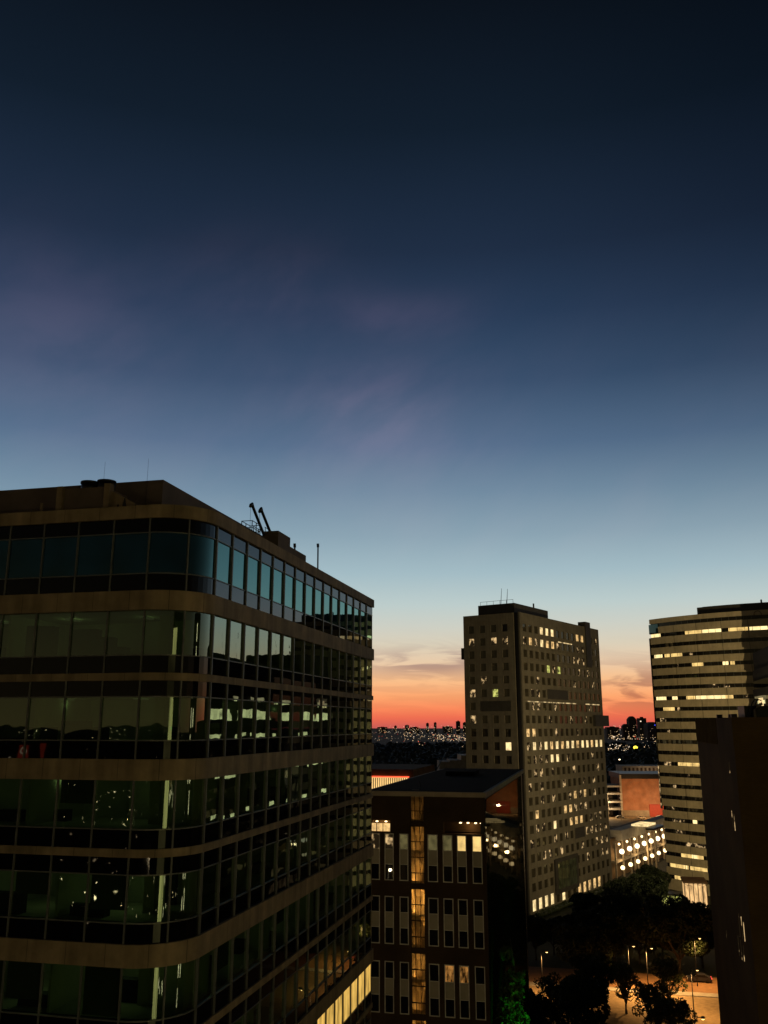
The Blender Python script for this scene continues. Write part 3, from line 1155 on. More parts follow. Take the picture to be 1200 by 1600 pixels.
while zz < MB_TOP - 0.2:
    m.box(MBF, 0.18, 0.34, STAIR[0], STAIR[1], zz, zz + (0.55 if int(zz / 1.55) % 4 == 0 else 0.07)); zz += 1.55
for bx in (STAIR[0], 6.98, 7.5, STAIR[1] - 0.06):
    m.box(MBF, 0.14, 0.179, bx, bx + 0.06, 0, MB_TOP)
m.build('stair_frame', M['brick_dark'], mb_root)
# terrace: warm soffit lamps and lit back wall
for bb, zz in ((1.1, 37.95), (1.9, 37.95), (2.7, 37.95), (0.5, 37.95), (10.8, 37.9), (11.8, 37.9)):
    m = MB(); c = MBF.p(0.7, bb, zz); m.ball(c, 0.16, 8, sz=0.5); m.build('terrace_lamp', M['lamp_warm'], mb_root)
point_light('terrace_light', MBF.p(1.1, 1.7, 37.6), 60, (1, 0.62, 0.25), 0.2, mb_root)
point_light('terrace_light', MBF.p(1.1, 11.3, 37.6), 90, (1, 0.62, 0.25), 0.2, mb_root)
m = MB()
for a_, b0, b1 in ((0.3, 10.25, 11.0), (0.3, 11.1, 11.7), (0.3, 11.8, 12.28)):
    m.box(MBF, a_, a_ + 0.05, b0, b1, 36.95, 37.75)
m.build('terrace_window', M['lit_warm'], mb_root)
# right-hand glass side with thin mullions
m = MB()
for k in range(17):
    for zr in range(7):
        a0, a1 = 0.4 + k * 3.0, 0.4 + (k + 1) * 3.0
        if a1 > MB_DEPTH: continue
        m.box(MBF, a0 + 0.03, a1 - 0.03, 0.1, 0.2, 0.4 + zr * 5.7, 0.4 + zr * 5.7 + 5.66)
m.build('glass_side', M['mirror_glass'], mb_root)
m = MB()
m.box(MBF, 0.41, MB_DEPTH, 0.21, 0.55, 0, MB_TOP)
m.build('side_backing', M['frame_dark'], mb_root)

# ================================================================== concrete tower with punched windows (centre)
TW = Frame(37.83, 245.31, 35.0)
tw_root = thing('concrete_tower', (37.8, 245.3, 0), 'tall square concrete office tower with rows of small punched windows, one full row lit', 'building')
ALEN, BLEN, TTOP = 57.8, 18.1, 78.7
ca = [2.75 + 3.73 * k for k in range(15)]
cb_ = [4.8, 8.35, 11.9, 15.55]
rowz = [74.6 - 3.58 * k for k in range(20)]
WW, WH = 2.3, 2.1
skipR = {(5, 4), (5, 5), (5, 6), (5, 7), (0, 12), (1, 12), (2, 12), (16, 8), (16, 9), (18, 4), (18, 5), (18, 6), (18, 7), (19, 4), (19, 5), (19, 6), (19, 7)}
skipL = {(0, 0), (6, 0), (6, 1), (6, 2), (9, 0)}
wl = MB()


def face_grid(face, centers, ww, length, start, skips):
    z_prev = TTOP
    for r_, zc in enumerate(rowz):
        z1, z0 = zc + WH / 2, zc - WH / 2
        put(face, start, length, z1, z_prev)
        x = start
        for c, cc in enumerate(centers):
            put(face, x, cc - ww / 2, z0, z1); x = cc + ww / 2
        put(face, x, length, z0, z1)
        z_prev = z0
    put(face, start, length, 3.6, z_prev)
    x = start
    for cc in centers:
        put(face, x, cc - ww / 2, 0.8, 3.6); x = cc + ww / 2
    put(face, x, length, 0.8, 3.6)
    put(face, start, length, 0, 0.8)


def put(face, x0, x1, z0, z1):
    if face == 'R':
        wl.box(TW, x0, x1, 0, 0.4, z0, z1)
    else:
        wl.box(TW, 0, 0.4, x0, x1, z0, z1)


face_grid('R', ca, WW, ALEN, 0.0, skipR)
face_grid('L', cb_, 1.75, BLEN, 2.0, skipL)
wl.box(TW, ALEN - 0.4, ALEN, 0.41, BLEN, 0, TTOP)
wl.box(TW, 0.41, ALEN - 0.41, BLEN - 0.4, BLEN, 0, TTOP)
# thin sill ledges that catch light
for zc in (rowz[1] - 1.55, rowz[2] - 1.5, rowz[6] + 1.55, rowz[11] - 1.6, rowz[16] - 1.5):
    wl.box(TW, 0.5, ALEN - 0.3, -0.12, -0.001, zc - 0.1, zc + 0.12)
wl.build('wall', M['tower'], tw_root)
m = MB()
m.box(TW, 0.55, ALEN - 0.42, 0.55, BLEN - 0.42, 0, TTOP - 0.2)
m.box(TW, 1.4, 1.5, 0.41, 2.0, 0, TTOP)
m.build('core', M['frame_dark'], tw_root)
m = MB()
m.box(TW, 0.0, 0.4, 0.401, 0.7, 0, TTOP); m.build('corner_fin', M['tower_dark'], tw_root)
m = MB(); m.box(TW, 0.42, ALEN - 0.42, 0.42, BLEN - 0.42, TTOP - 0.19, TTOP - 0.05); m.build('roof', M['roof'], tw_root)
# roof storeys
m = MB()
m.box(TW, 2.0, 24.5, 2.6, 14.2, TTOP - 0.048, TTOP + 3.0); m.build('plant_storey', M['tower_dark'], tw_root)
m = MB()
for k in range(6):
    m.tube([TW.p(2.2 + 0, 3 + k * 2.1, TTOP + 3.0), TW.p(2.2, 3 + k * 2.1, TTOP + 4.0)], 0.05, 5)
m.tube([TW.p(2.2, 3, TTOP + 4.0), TW.p(2.2, 13.5, TTOP + 4.0)], 0.05, 5)
m.build('roof_railing', M['frame_dark'], tw_root)
for k, (a_, b_, h) in enumerate(((2.8, 7.2, 4.6), (2.8, 5.3, 4.3))):
    p = TW.p(a_, b_, TTOP + 3.0)
    m = MB(); m.tube([p, p + Vector((0.35, 0, h))], 0.11, 6, r2=0.05)
    tag(m.build('roof_antenna', M['steel_dark'], loc=p), ('dark pole antenna on the concrete tower roof, taller left one of a close pair', 'dark pole antenna on the concrete tower roof, right one of a close pair')[k], 'antenna', 'antennas on the concrete tower')
m = MB(); c = TW.p(15.5, 3.0, TTOP + 3.0); m.tube([c, c + Vector((0, 0, 1.3))], 0.25, 6); m.build('roof_cowl', M['tower_dark'], tw_root)
m = MB(); m.box(TW, 46.2, 50.1, -0.35, -0.002, rowz[2] - 1.5, TTOP + 1.6); m.box(TW, 46.2, 50.1, 0.0, 2.2, TTOP + 0.002, TTOP + 1.6); m.build('pilaster', M['tower_dark'], tw_root)
# dark recessed loggias and projecting boxes
for nm, args in (('loggia', (3.7, 18.7)),):
    pass
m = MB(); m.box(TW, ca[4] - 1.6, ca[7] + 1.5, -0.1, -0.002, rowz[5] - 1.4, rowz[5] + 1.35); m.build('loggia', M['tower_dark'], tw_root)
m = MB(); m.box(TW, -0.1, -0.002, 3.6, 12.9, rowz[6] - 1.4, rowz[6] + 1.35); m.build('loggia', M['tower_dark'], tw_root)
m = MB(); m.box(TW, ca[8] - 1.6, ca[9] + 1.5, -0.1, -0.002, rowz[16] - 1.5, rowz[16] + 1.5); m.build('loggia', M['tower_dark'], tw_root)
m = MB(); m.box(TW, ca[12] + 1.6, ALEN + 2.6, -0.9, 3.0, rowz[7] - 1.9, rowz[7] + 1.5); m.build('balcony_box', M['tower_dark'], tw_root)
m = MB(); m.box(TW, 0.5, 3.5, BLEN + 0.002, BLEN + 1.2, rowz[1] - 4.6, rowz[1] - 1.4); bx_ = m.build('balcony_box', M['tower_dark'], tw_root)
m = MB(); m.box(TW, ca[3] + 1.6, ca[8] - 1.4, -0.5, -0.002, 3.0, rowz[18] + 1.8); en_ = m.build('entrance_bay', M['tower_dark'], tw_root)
m = MB()
for k in range(5):
    a0 = ca[4] - 0.6 + k * 2.6
    m.box(TW, a0, a0 + 2.2, -0.55, -0.502, 4.2, rowz[18] + 0.9)
m.build('entrance_glazing', glass('entrance_glass', (0.8, 0.85, 0.7), (0.01, 0.012, 0.006), 0.05, 0.5, glow=(0.02, 0.018, 0.006), gscale=0.7), en_)

for a0, a1, rr in ((ca[0] + 0.3, ca[9], 6), (ca[11], ca[14], 6), (ca[6], ca[9] - 1, 1)):  # bright streaks along the tower wall, painted as glowing strips
    m = MB(); m.box(TW, a0, a1, -0.06, -0.002, rowz[rr] + 1.1, rowz[rr] + 1.38); m.build('glow_strip', M['glow_strip'], tw_root)
litR = {}
for c in (3, 4, 5): litR[(0, c)] = 'lit_pale'
litR[(0, 10)] = litR[(0, 11)] = 'lit_warm'; litR[(0, 14)] = 'lit_dim'
for c, k in ((0, 'lit_dim'), (1, 'lit_warm'), (2, 'lit_dim'), (3, 'lit_pale'), (4, 'lit_warm'), (5, 'lit_warm'), (6, 'lit_dim'), (10, 'lit_dim'), (11, 'lit_dim')): litR[(1, c)] = k
litR[(3, 4)] = litR[(3, 6)] = 'lit_green'; litR[(3, 5)] = 'lit_dim'; litR[(3, 10)] = 'lit_dim'
litR[(4, 2)] = 'lit_dim'; litR[(5, 1)] = litR[(5, 2)] = 'lit_dim'
litR[(8, 0)] = litR[(8, 1)] = 'lit_warm'
for c in range(5, 15): litR[(9, c)] = 'lit_pale' if c % 3 else 'lit_warm'
litR[(9, 1)] = litR[(9, 3)] = 'lit_pale'; litR[(9, 2)] = 'lit_dim'; litR[(9, 4)] = 'lit_warm'; litR[(9, 0)] = 'lit_dim'
litR[(10, 4)] = litR[(10, 5)] = 'lit_pale'; litR[(10, 1)] = 'lit_dim'
litR[(11, 1)] = litR[(11, 2)] = 'lit_dim'; litR[(12, 10)] = 'lit_dim'
for c, k in ((7, 'lit_dim'), (8, 'lit_warm'), (9, 'lit_dim'), (10, 'lit_warm')): litR[(13, c)] = k
for c, k in ((1, 'lit_warm'), (6, 'lit_warm'), (7, 'lit_warm'), (8, 'lit_dim'), (9, 'lit_dim'), (10, 'lit_dim')): litR[(14, c)] = k
for c, k in ((4, 'lit_pale'), (7, 'lit_warm'), (8, 'lit_warm'), (9, 'lit_warm'), (11, 'lit_dim')): litR[(15, c)] = k
for c, k in ((6, 'lit_dim'), (4, 'lit_dim'), (11, 'lit_dim'), (12, 'lit_dim')): litR[(16, c)] = k
for c, k in ((5, 'lit_dim'), (12, 'lit_dim')): litR[(17, c)] = k
for r_, cs_ in ((2, (9, 10, 11)), (4, (9, 13)), (6, (1, 2, 5, 12)), (7, (4, 8, 11)), (3, (12,)), (8, (5, 9)), (10, (2, 3, 7, 12)), (11, (4, 8, 13)), (12, (0, 2, 6, 12)), (13, (2, 4, 12)), (15, (1, 2, 12, 13)), (17, (2, 3, 9, 13, 14)), (16, (0, 10, 13, 14)), (18, (10, 13, 14))):
    for c in cs_:
        litR.setdefault((r_, c), 'lit_dim')
litL = {(1, 3): 'lit_dim', (1, 1): 'lit_dim', (1, 0): 'lit_dim', (4, 2): 'lit_dim', (5, 1): 'lit_green', (9, 0): 'lit_pale', (5, 3): 'lit_dim', (7, 3): 'lit_dim'}
TM = ['tower_win', 'lit_warm', 'lit_pale', 'lit_dim', 'lit_green']
wins = []
rt = random.Random(5)
for r_, zc in enumerate(rowz):
    for c, cc in enumerate(ca):
        if (r_, c) in skipR: continue
        k = litR.get((r_, c), 'tower_win')
        wins.append((TW.p(cc, 0.3, zc), ('R', cc, zc, k, 1.0 if k in ('lit_dim',) and rt.random() < 0.5 else 0)))
    for c, cc in enumerate(cb_):
        if (r_, c) in skipL and (r_, c) not in litL: continue
        k = litL.get((r_, c), 'tower_win')
        wins.append((TW.p(0.3, cc, zc), ('L', cc, zc, k, 0)))
for c, cc in enumerate(ca):
    k = 'lit_pale' if c in (0, 1, 2, 3, 5) else ('lit_warm' if c in (8, 9, 10, 11, 12) else 'tower_win')
    wins.append((TW.p(cc, 0.3, 2.2), ('G', cc, 2.2, k, 0)))
vis = []
for p, d in wins:
    q = project(p)
    litb = 60 if d[3] != 'tower_win' else 0
    # the brick office hides the lower left; largest in the photo = nearest
    hidden = d[0] == 'L' and p.z < 36
    vis.append((-(1e5 / q[2]) - litb + (900 if hidden else 0), p, d))
vis.sort(key=lambda t: t[0])
restw = MB()


def win_box(mb, d, mi=0):
    f, cc, zc, k, half = d
    if f == 'L':
        mb.box(TW, 0.25, 0.32, cc - 0.87, cc + 0.87, zc - WH / 2, zc + WH / 2, mi)
    elif f == 'G':
        mb.box(TW, cc - WW / 2, cc + WW / 2, 0.25, 0.32, 0.8, 3.6, mi)
    else:
        mb.box(TW, cc - WW / 2, cc + WW / 2, 0.25, 0.32, zc - WH / 2, zc + WH / 2, mi)


for q, (_, p, d) in enumerate(vis):
    if q < 99:
        m = MB(); win_box(m, d); m.build('window', M[d[3]], tw_root)
    else:
        win_box(restw, d, TM.index(d[3]))
restw.build('window', [M[x] for x in TM], tw_root)['kind'] = 'stuff'

hg = MB()
rh_ = random.Random(12)
for k in range(120):
    a0 = 0.5 + k * 0.48
    for bb in (-1.6, -2.2, -2.8):
        c = TW.p(a0 + rh_.uniform(-0.2, 0.2), bb + rh_.uniform(-0.2, 0.2), rh_.uniform(0.45, 0.7))
        hg.ball(c, rh_.uniform(0.45, 0.7), 7)
tag(hg.build('hedge', M['leaf'], loc=TW.p(0, -2.2, 0)), 'low dark hedge along the lit ground floor of the concrete tower', 'hedge')

# ================================================================== curved striped office tower (right)
CE = at_y(1014, 968.4, 285)
PHI0, PHI1, RCV = 62.0, 13.0, 60.0
CC = Vector((CE.x + RCV * sin(radians(PHI0)), CE.y + RCV * cos(radians(PHI0)), 0))
CTOP = CE.z
cv_root = thing('curved_tower', (CE.x, CE.y, 0), 'tall curved office tower with pale horizontal bands and dark ribbon windows', 'building')


def cvp(phi, r, z):
    t = radians(phi)
    return Vector((CC.x - r * sin(t), CC.y - r * cos(t), z))


def arc_band(mb, f0, f1, r0, r1, z0, z1, step=0.8, m=0):
    n = max(1, int(abs(f1 - f0) / step + 0.5))
    fs = [f0 + (f1 - f0) * k / n for k in range(n + 1)]
    for k in range(n):
        u, v = fs[k], fs[k + 1]
        mb.face([cvp(u, r1, z0), cvp(v, r1, z0), cvp(v, r1, z1), cvp(u, r1, z1)], m)
        mb.face([cvp(u, r0, z0), cvp(u, r0, z1), cvp(v, r0, z1), cvp(v, r0, z0)], m)
        mb.face([cvp(u, r1, z1), cvp(v, r1, z1), cvp(v, r0, z1), cvp(u, r0, z1)], m)
        mb.face([cvp(u, r1, z0), cvp(u, r0, z0), cvp(v, r0, z0), cvp(v, r1, z0)], m)
    for u in (f0, f1):
        mb.face([cvp(u, r0, z0), cvp(u, r1, z0), cvp(u, r1, z1), cvp(u, r0, z1)], m)


STH = 3.28
ribs = [79.1 - STH * k for k in range(24)]
RH = 1.16
zp = CTOP
ribbon_objs = []
for k, zc in enumerate(ribs):
    m = MB(); arc_band(m, PHI0, PHI1, RCV - 16, RCV, zc + RH / 2, zp); m.build('stone_band', M['curve'], cv_root)
    m = MB(); arc_band(m, PHI0 - 0.3, PHI1 + 0.3, RCV - 15.5, RCV - 0.25, zc - RH / 2, zc + RH / 2)
    ribbon_objs.append(m.build('ribbon_window', M['curve_win'], cv_root))
    zp = zc - RH / 2
m = MB(); arc_band(m, PHI0, PHI1, RCV - 16, RCV, 0, zp); m.build('base_band', M['curve'], cv_root)
m = MB()
for zc in ribs:
    for k in range(0, 58):
        f = PHI0 - 1.5 - k * 2.05
        if f < PHI1: break
        m.face([cvp(f + 0.05, RCV - 0.18, zc - RH / 2), cvp(f - 0.05, RCV - 0.18, zc - RH / 2), cvp(f - 0.05, RCV - 0.18, zc + RH / 2), cvp(f + 0.05, RCV - 0.18, zc + RH / 2)])
        m.face([cvp(f + 0.05, RCV - 0.249, zc - RH / 2), cvp(f + 0.05, RCV - 0.18, zc - RH / 2), cvp(f + 0.05, RCV - 0.18, zc + RH / 2), cvp(f + 0.05, RCV - 0.249, zc + RH / 2)])
m.build('window_mullions', M['frame'], cv_root)
# vertical panel joints of the stone
m = MB()
for f in [PHI0 - 9 - 7.4 * k for k in range(14)]:
    for k in range(len(ribs) - 1):
        z1, z0 = ribs[k] - RH / 2, ribs[k + 1] + RH / 2
        m.face([cvp(f + 0.06, RCV + 0.012, z0 + 0.02), cvp(f - 0.06, RCV + 0.012, z0 + 0.02), cvp(f - 0.06, RCV + 0.012, z1 - 0.02), cvp(f + 0.06, RCV + 0.012, z1 - 0.02)])
m.build('stone_joints', M['tower_dark'], cv_root)
m = MB(); arc_band(m, 46, PHI1 + 3, RCV - 13, RCV - 2.5, CTOP + 0.003, CTOP + 2.4); m.build('roof_storey', M['tower_dark'], cv_root)
m = MB(); arc_band(m, 45, PHI1 + 4, RCV - 12, RCV - 4.2, CTOP + 2.402, CTOP + 2.7); m.build('roof_edge', M['frame_dark'], cv_root)
c = cvp(27, RCV - 4.5, CTOP + 2.7)
m = MB(); m.tube([c, c + Vector((0, 0, 0.9))], 0.25, 6); m.build('roof_cowl', M['frame_dark'], cv_root)
# emblem ring on the parapet
m = MB()
fe = 28.0
ct = cvp(fe, RCV + 0.06, CTOP - 1.25)
ex = (cvp(fe - 1, RCV, 0) - cvp(fe + 1, RCV, 0)).normalized()
ring = [ct + ex * (1.0 * cos(2 * pi * k / 24)) + Vector((0, 0, 1.0 * sin(2 * pi * k / 24))) for k in range(25)]
m.tube(ring, 0.09, 6)
m.build('emblem_ring', M['tower_dark'], cv_root)
# glazed top corner and lit edge strip
m = MB(); arc_band(m, PHI0 + 0.25, PHI0 - 3.4, RCV - 3, RCV + 0.08, ribs[1] + RH / 2 + 0.02, CTOP - 1.7); m.build('corner_glazing', M['curve_corner'], cv_root)
m = MB(); arc_band(m, PHI0 + 0.45, PHI0 + 0.05, RCV - 2, RCV + 0.1, 24, CTOP - 6); m.build('edge_glazing', M['curve_win'], cv_root)
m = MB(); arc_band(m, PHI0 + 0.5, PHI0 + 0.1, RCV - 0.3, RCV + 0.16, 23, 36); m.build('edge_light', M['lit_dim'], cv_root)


def cyl_hit(px, py, r=RCV):
    d = ray(px, py)
    ox, oy = -CC.x, -CC.y
    A_ = d.x ** 2 + d.y ** 2
    B_ = 2 * (ox * d.x + oy * d.y)
    C_ = ox * ox + oy * oy - r * r
    D_ = B_ * B_ - 4 * A_ * C_
    if D_ < 0:
        return None
    t = (-B_ - sqrt(D_)) / (2 * A_)
    p = Vector((0, 0, EYE)) + d * t
    return degrees(atan2(CC.x - p.x, CC.y - p.y)), p.z


lit_runs = [(1064, 1098, 1340, 'lit_warm'), (1046, 1074, 1345, 'lit_warm'), (1056, 1100, 1403, 'lit_warm'), (1017, 1031, 997, 'lit_pale'), (1070, 1096, 991, 'lit_warm'), (1097, 1126, 988, 'lit_pale'), (1138, 1168, 985, 'lit_warm'), (1171, 1199, 984, 'lit_pale'),
            (1022, 1034, 1029, 'lit_pale'), (1038, 1046, 1028, 'lit_warm'), (1048, 1065, 1027, 'lit_warm'), (1076, 1082, 1025, 'lit_dim'),
            (1081, 1098, 1041, 'lit_warm'), (1129, 1138, 1038, 'lit_pale'), (1141, 1148, 1038, 'lit_warm'), (1058, 1060, 1043, 'lit_dim'),
            (1105, 1122, 1073, 'lit_dim'), (1131, 1140, 1073, 'lit_dim'),
            (1025, 1040, 1094, 'lit_pale'), (1050, 1058, 1093, 'lit_pale'), (1072, 1086, 1092, 'lit_warm'), (1087, 1145, 1091, 'lit_pale'), (1163, 1168, 1089, 'lit_dim'),
            (1036, 1053, 1109, 'lit_warm'), (1058, 1062, 1108, 'lit_dim'), (1031, 1040, 1129, 'lit_dim'), (1043, 1046, 1146, 'lit_dim'),
            (1059, 1092, 1196, 'lit_warm'), (1037, 1048, 1192, 'lit_dim'), (1051, 1056, 1229, 'lit_dim'), (1073, 1077, 1214, 'lit_dim'),
            (1048, 1053, 1262, 'lit_dim'), (1050, 1068, 1280, 'lit_dim'), (1082, 1089, 1285, 'lit_pale'), (1056, 1070, 1297, 'lit_dim'),
            (1068, 1073, 1354, 'lit_pale'), (1078, 1104, 1358, 'lit_warm'), (1056, 1068, 1371, 'lit_warm'), (1069, 1091, 1374, 'lit_pale'), (1060, 1092, 1391, 'lit_warm'), (1070, 1100, 1315, 'lit_dim')]
for x0, x1, y, k in lit_runs:
    h0, h1, hm = cyl_hit(x0, y), cyl_hit(x1, y), cyl_hit((x0 + x1) / 2, y)
    if not (h0 and h1): continue
    ri = min(range(len(ribs)), key=lambda i: abs(ribs[i] - hm[1]))
    zc = ribs[ri]
    f0, f1 = h0[0], h1[0]
    n = max(1, int(round(abs(f0 - f1) / 2.0)))
    for j in range(n):
        u = f0 + (f1 - f0) * j / n
        v = f0 + (f1 - f0) * (j + 1) / n - (0.12 if n > 1 else 0)
        kk = k
        if n > 3 and (j * 7 + ri) % 5 == 0: kk = 'lit_pale' if k == 'lit_warm' else 'lit_warm'
        m = MB(); arc_band(m, min(u, PHI0 - 0.3), v, RCV - 0.35, RCV - 0.2, zc - RH / 2 + 0.08, zc + RH / 2 - 0.06, 1.0)
        m.build('lit_pane', M[{'lit_warm': 'ribbon_warm', 'lit_pale': 'ribbon_pale'}.get(kk, kk)], ribbon_objs[ri])

# ================================================================== near brown block (right edge)
NB = Frame(21.55, 56.0, GRID)
nb_root = thing('brown_block', (21.6, 56, 0), 'dark brown plain-walled block with flat parapet, cut by the picture edge', 'building')
NBT = 48.45
m = MB()
m.box(NB, 0, 20.8, -30, -0.001, 0, NBT - 1.75)
m.build('wall', M['brick_block'], nb_root)
m = MB()
m.box(NB, 7.5, 20.86, -30, 0.06, NBT - 1.748, NBT)
m.build('parapet', stone('parapet_stone', (0.06, 0.042, 0.018), 1.0, spec=0.0), nb_root)
m = MB()
m.box(NB, -0.02, 7.498, -30, 0.03, NBT - 1.748, NBT + 0.02)
m.build('front_parapet', M['brick_block'], nb_root)
for px, py, h, w_ in ((1139.5, 1199, 0.7, 0.05), (1144, 1281, 1.1, 0.05), (1147.5, 1285, 1.0, 0.04), (1135, 1460, 0.5, 0.05), (1155, 1446, 1.4, 0.05), (1159, 1450, 1.3, 0.05), (1162.5, 1456, 1.1, 0.05), (1154, 1478, 1.2, 0.04), (1158, 1484, 1.2, 0.04), (1162, 1490, 0.9, 0.04)):  # reflected lights, put on the wall as thin glowing slits
    a_, b_, z_ = NB.hit(px, py, b=0.03)
    m = MB(); m.box(NB, a_, a_ + w_, 0.001, 0.03, z_ - h / 2, z_ + h / 2); m.build('glint_slit', M['lit_dim'], nb_root)
# rooftop odds and ends
rb = MB(); rb.box(NB, 9.5, 12.5, -4.6, -2.2, NBT + 0.022, NBT + 0.9); rb.build('roof_hatch', M['frame_dark'], nb_root)
m = MB()
for a_, b_ in ((15, -1.0), (13, -1.6), (11, -1.5)):
    m.box(NB, a_, a_ + 0.5, b_ - 0.4, b_, NBT + 0.002, NBT + 0.35)
m.build('roof_vent', M['frame_dark'], nb_root)
dv = thing('roof_davit', NB.p(9.5, -2.9, NBT), 'roof davit with two dark hooked arms and pale bent pipe on the brown block', 'davit')
for db in (0.0, 0.22):
    m = MB(); m.tube([NB.p(9.3, -2.35 - db, NBT + 0.03), NB.p(9.3, -2.75 - db, NBT + 1.1), NB.p(9.3, -2.95 - db, NBT + 1.35), NB.p(9.3, -3.15 - db, NBT + 1.25)], 0.045, 6)
    m.build('arm', M['steel_dark'], dv)
m = MB(); m.tube([NB.p(9.2, -2.85, NBT + 0.03), NB.p(9.2, -2.85, NBT + 0.6), NB.p(9.2, -3.1, NBT + 0.9), NB.p(9.2, -3.4, NBT + 1.05)], 0.10, 8)
m.build('bent_pipe', M['fascia'], dv)

# ================================================================== dark office slab behind it (mostly beyond the right edge, mirrored in the left block)
DO = Frame(*G.p(128, -39.6, 0).to_tuple()[:2], GRID)
do_root = thing('dark_office_slab', DO.p(0, 0, 0), 'dark office slab behind the brown block, only its lit corner window in the picture', 'building')
DL, DT = 118.0, 61.6
m = MB(); m.box(DO, 0, DL, -26, -0.4, 0, DT); m.build('wall', M['slab_dark'], do_root)
for k in range(14):
    z0 = 7.4 + 3.8 * k
    m = MB(); m.box(DO, 0, DL, -0.399, 0.0, z0 - 1.7, z0); m.build('spandrel', M['slab_dark'], do_root)
    m = MB(); m.box(DO, 0.2, DL - 0.2, -0.399, -0.25, z0 + 0.002, z0 + 2.098); m.build('ribbon_window', M['win_dark'], do_root)
ro = random.Random(9)
for zr, prob in ((11, 0.85), (12, 0.35), (10, 0.4), (8, 0.15), (6, 0.12)):
    z0 = 7.4 + 3.8 * zr
    a_ = 1.0
    while a_ < DL - 4:
        L_ = ro.choice([2.0, 4.0, 6.5])
        if ro.random() < prob:
            m = MB(); m.box(DO, a_, min(a_ + L_ - 0.3, DL - 1), -0.248, -0.2, z0 + 0.1, z0 + (2.0 if zr == 11 else 0.9)); m.build('lit_pane', M['lit_slab'], do_root)
        a_ += L_
m = MB(); m.box(DO, DL - 26, DL - 1, -16, -0.6, DT + 0.002, DT + 4.4); m.build('plant_storey', M['slab_dark'], do_root)
m = MB(); a2, b2, z2 = DO.hit(1189, 1097, b=0.05); m.box(DO, a2 - 3, a2 + 3.2, 0.002, 0.05, z2 - 1.0, z2 + 1.0); m.build('lit_corner_window', M['lit_pale'], do_root)

# ================================================================== lit louvre building behind the brick office
LV = Frame(at_y(560, 1213, 185).x, 185, GRID)
lv_root = thing('louvre_building', LV.p(0, 0, 0), 'low building with a glowing louvre band and red neon edge, behind the brick office', 'building')
zt = at_y(610, 1213, 185).z
m = MB(); m.box(LV, 0.5, 25, -11.2, 12, 0, zt + 1.4); m.build('wall', M['brick_brown'], lv_root)
m = MB(); m.box(LV, 0.2, 0.25, -10.2, 10, zt - 4.5, zt - 0.15); m.build('lit_screen', M['louvre_lit'], lv_root)
m = MB()
for k in range(46):
    bb = -10.2 + k * 0.44
    m.box(LV, 0.0, 0.198, bb, bb + 0.13, zt - 4.5, zt - 0.2)
m.build('louvre_fins', plain('louvre_fin', (0.30, 0.12, 0.05), 0.5), lv_root)
m = MB(); m.box(LV, -0.05, 0.2, -10.4, 10, zt - 0.14, zt + 0.12); m.build('neon_edge', M['red_neon'], lv_root)

# grey low block behind, with two lit windows
GBo = at_y(651, 1196, 400)
gb_root = thing('grey_low_block', (GBo.x, 400, 0), 'grey flat-roofed low block with two lit windows beside the concrete tower foot', 'building')
GBF = Frame(GBo.x + 36, 400, 0)
zt2 = at_y(700, 1188, 400).z
m = MB(); m.box(GBF, 0, 20, 0, 21.5, 0, zt2); m.box(GBF, 0.001, 18, 21.501, 26, 0, zt2 - 0.6); m.build('wall', M['grey_wall'], gb_root)
m = MB(); m.box(GBF, -0.6, 20.4, -0.3, 16.5, zt2 + 0.002, zt2 + 2.1); m.build('roof_slab', M['fascia'], gb_root)
for bb, ln in ((9.4, 2.2), (2.4, 2.0)):
    m = MB(); m.box(GBF, -0.05, -0.002, bb, bb + ln, zt2 - 2.6, zt2 - 0.6); m.build('window', M['lit_warm'], gb_root)
m = MB(); m.ball(GBF.p(-0.4, 1.2, zt2 - 1.8), 0.55, 8); m.build('green_exit_lamp', M['green_lamp'], gb_root)

# ================================================================== red brick hall with car deck (right of the tower)
RB = Frame(at_y(1035, 1217, 500).x, 500, 3.0)
zr_top = at_y(1000, 1217, 500).z
rb_root = thing('red_brick_hall', RB.p(0, 0, 0), 'floodlit red brick hall with blank front and dark roof edge between the two towers', 'building')
m = MB(); m.box(RB, 0, 30, -6, 22.2, 0, zr_top); m.build('wall', M['brick_red'], rb_root)
m = MB(); m.box(RB, -0.4, 32, -6, 22.6, zr_top + 0.002, zr_top + 2.6); m.build('roof_edge', M['frame_dark'], rb_root)
m = MB(); m.box(RB, -0.5, 0.6, 22.21, 23.3, 0, zr_top + 2.0); m.build('corner_pier', M['kerb'], rb_root)
m = MB(); m.box(RB, -0.5, -0.002, 0.2, 8.0, 0.0, 6.4); m.build('gate', M['red_panel'], rb_root)
m = MB(); m.box(RB, -0.3, -0.002, 8.3, 22.0, 0.0, 3.2); m.build('plinth', M['fascia'], rb_root)
spot_light('flood_lamp_light', RB.p(-22, 12, 7), RB.p(0, 12, 9), 17000, (1.0, 0.52, 0.2), 110, 0.6, 0.5, rb_root)
point_light('flood_lamp_light', RB.p(-9, 4, 5), 1800, (1.0, 0.75, 0.45), 0.5, rb_root)
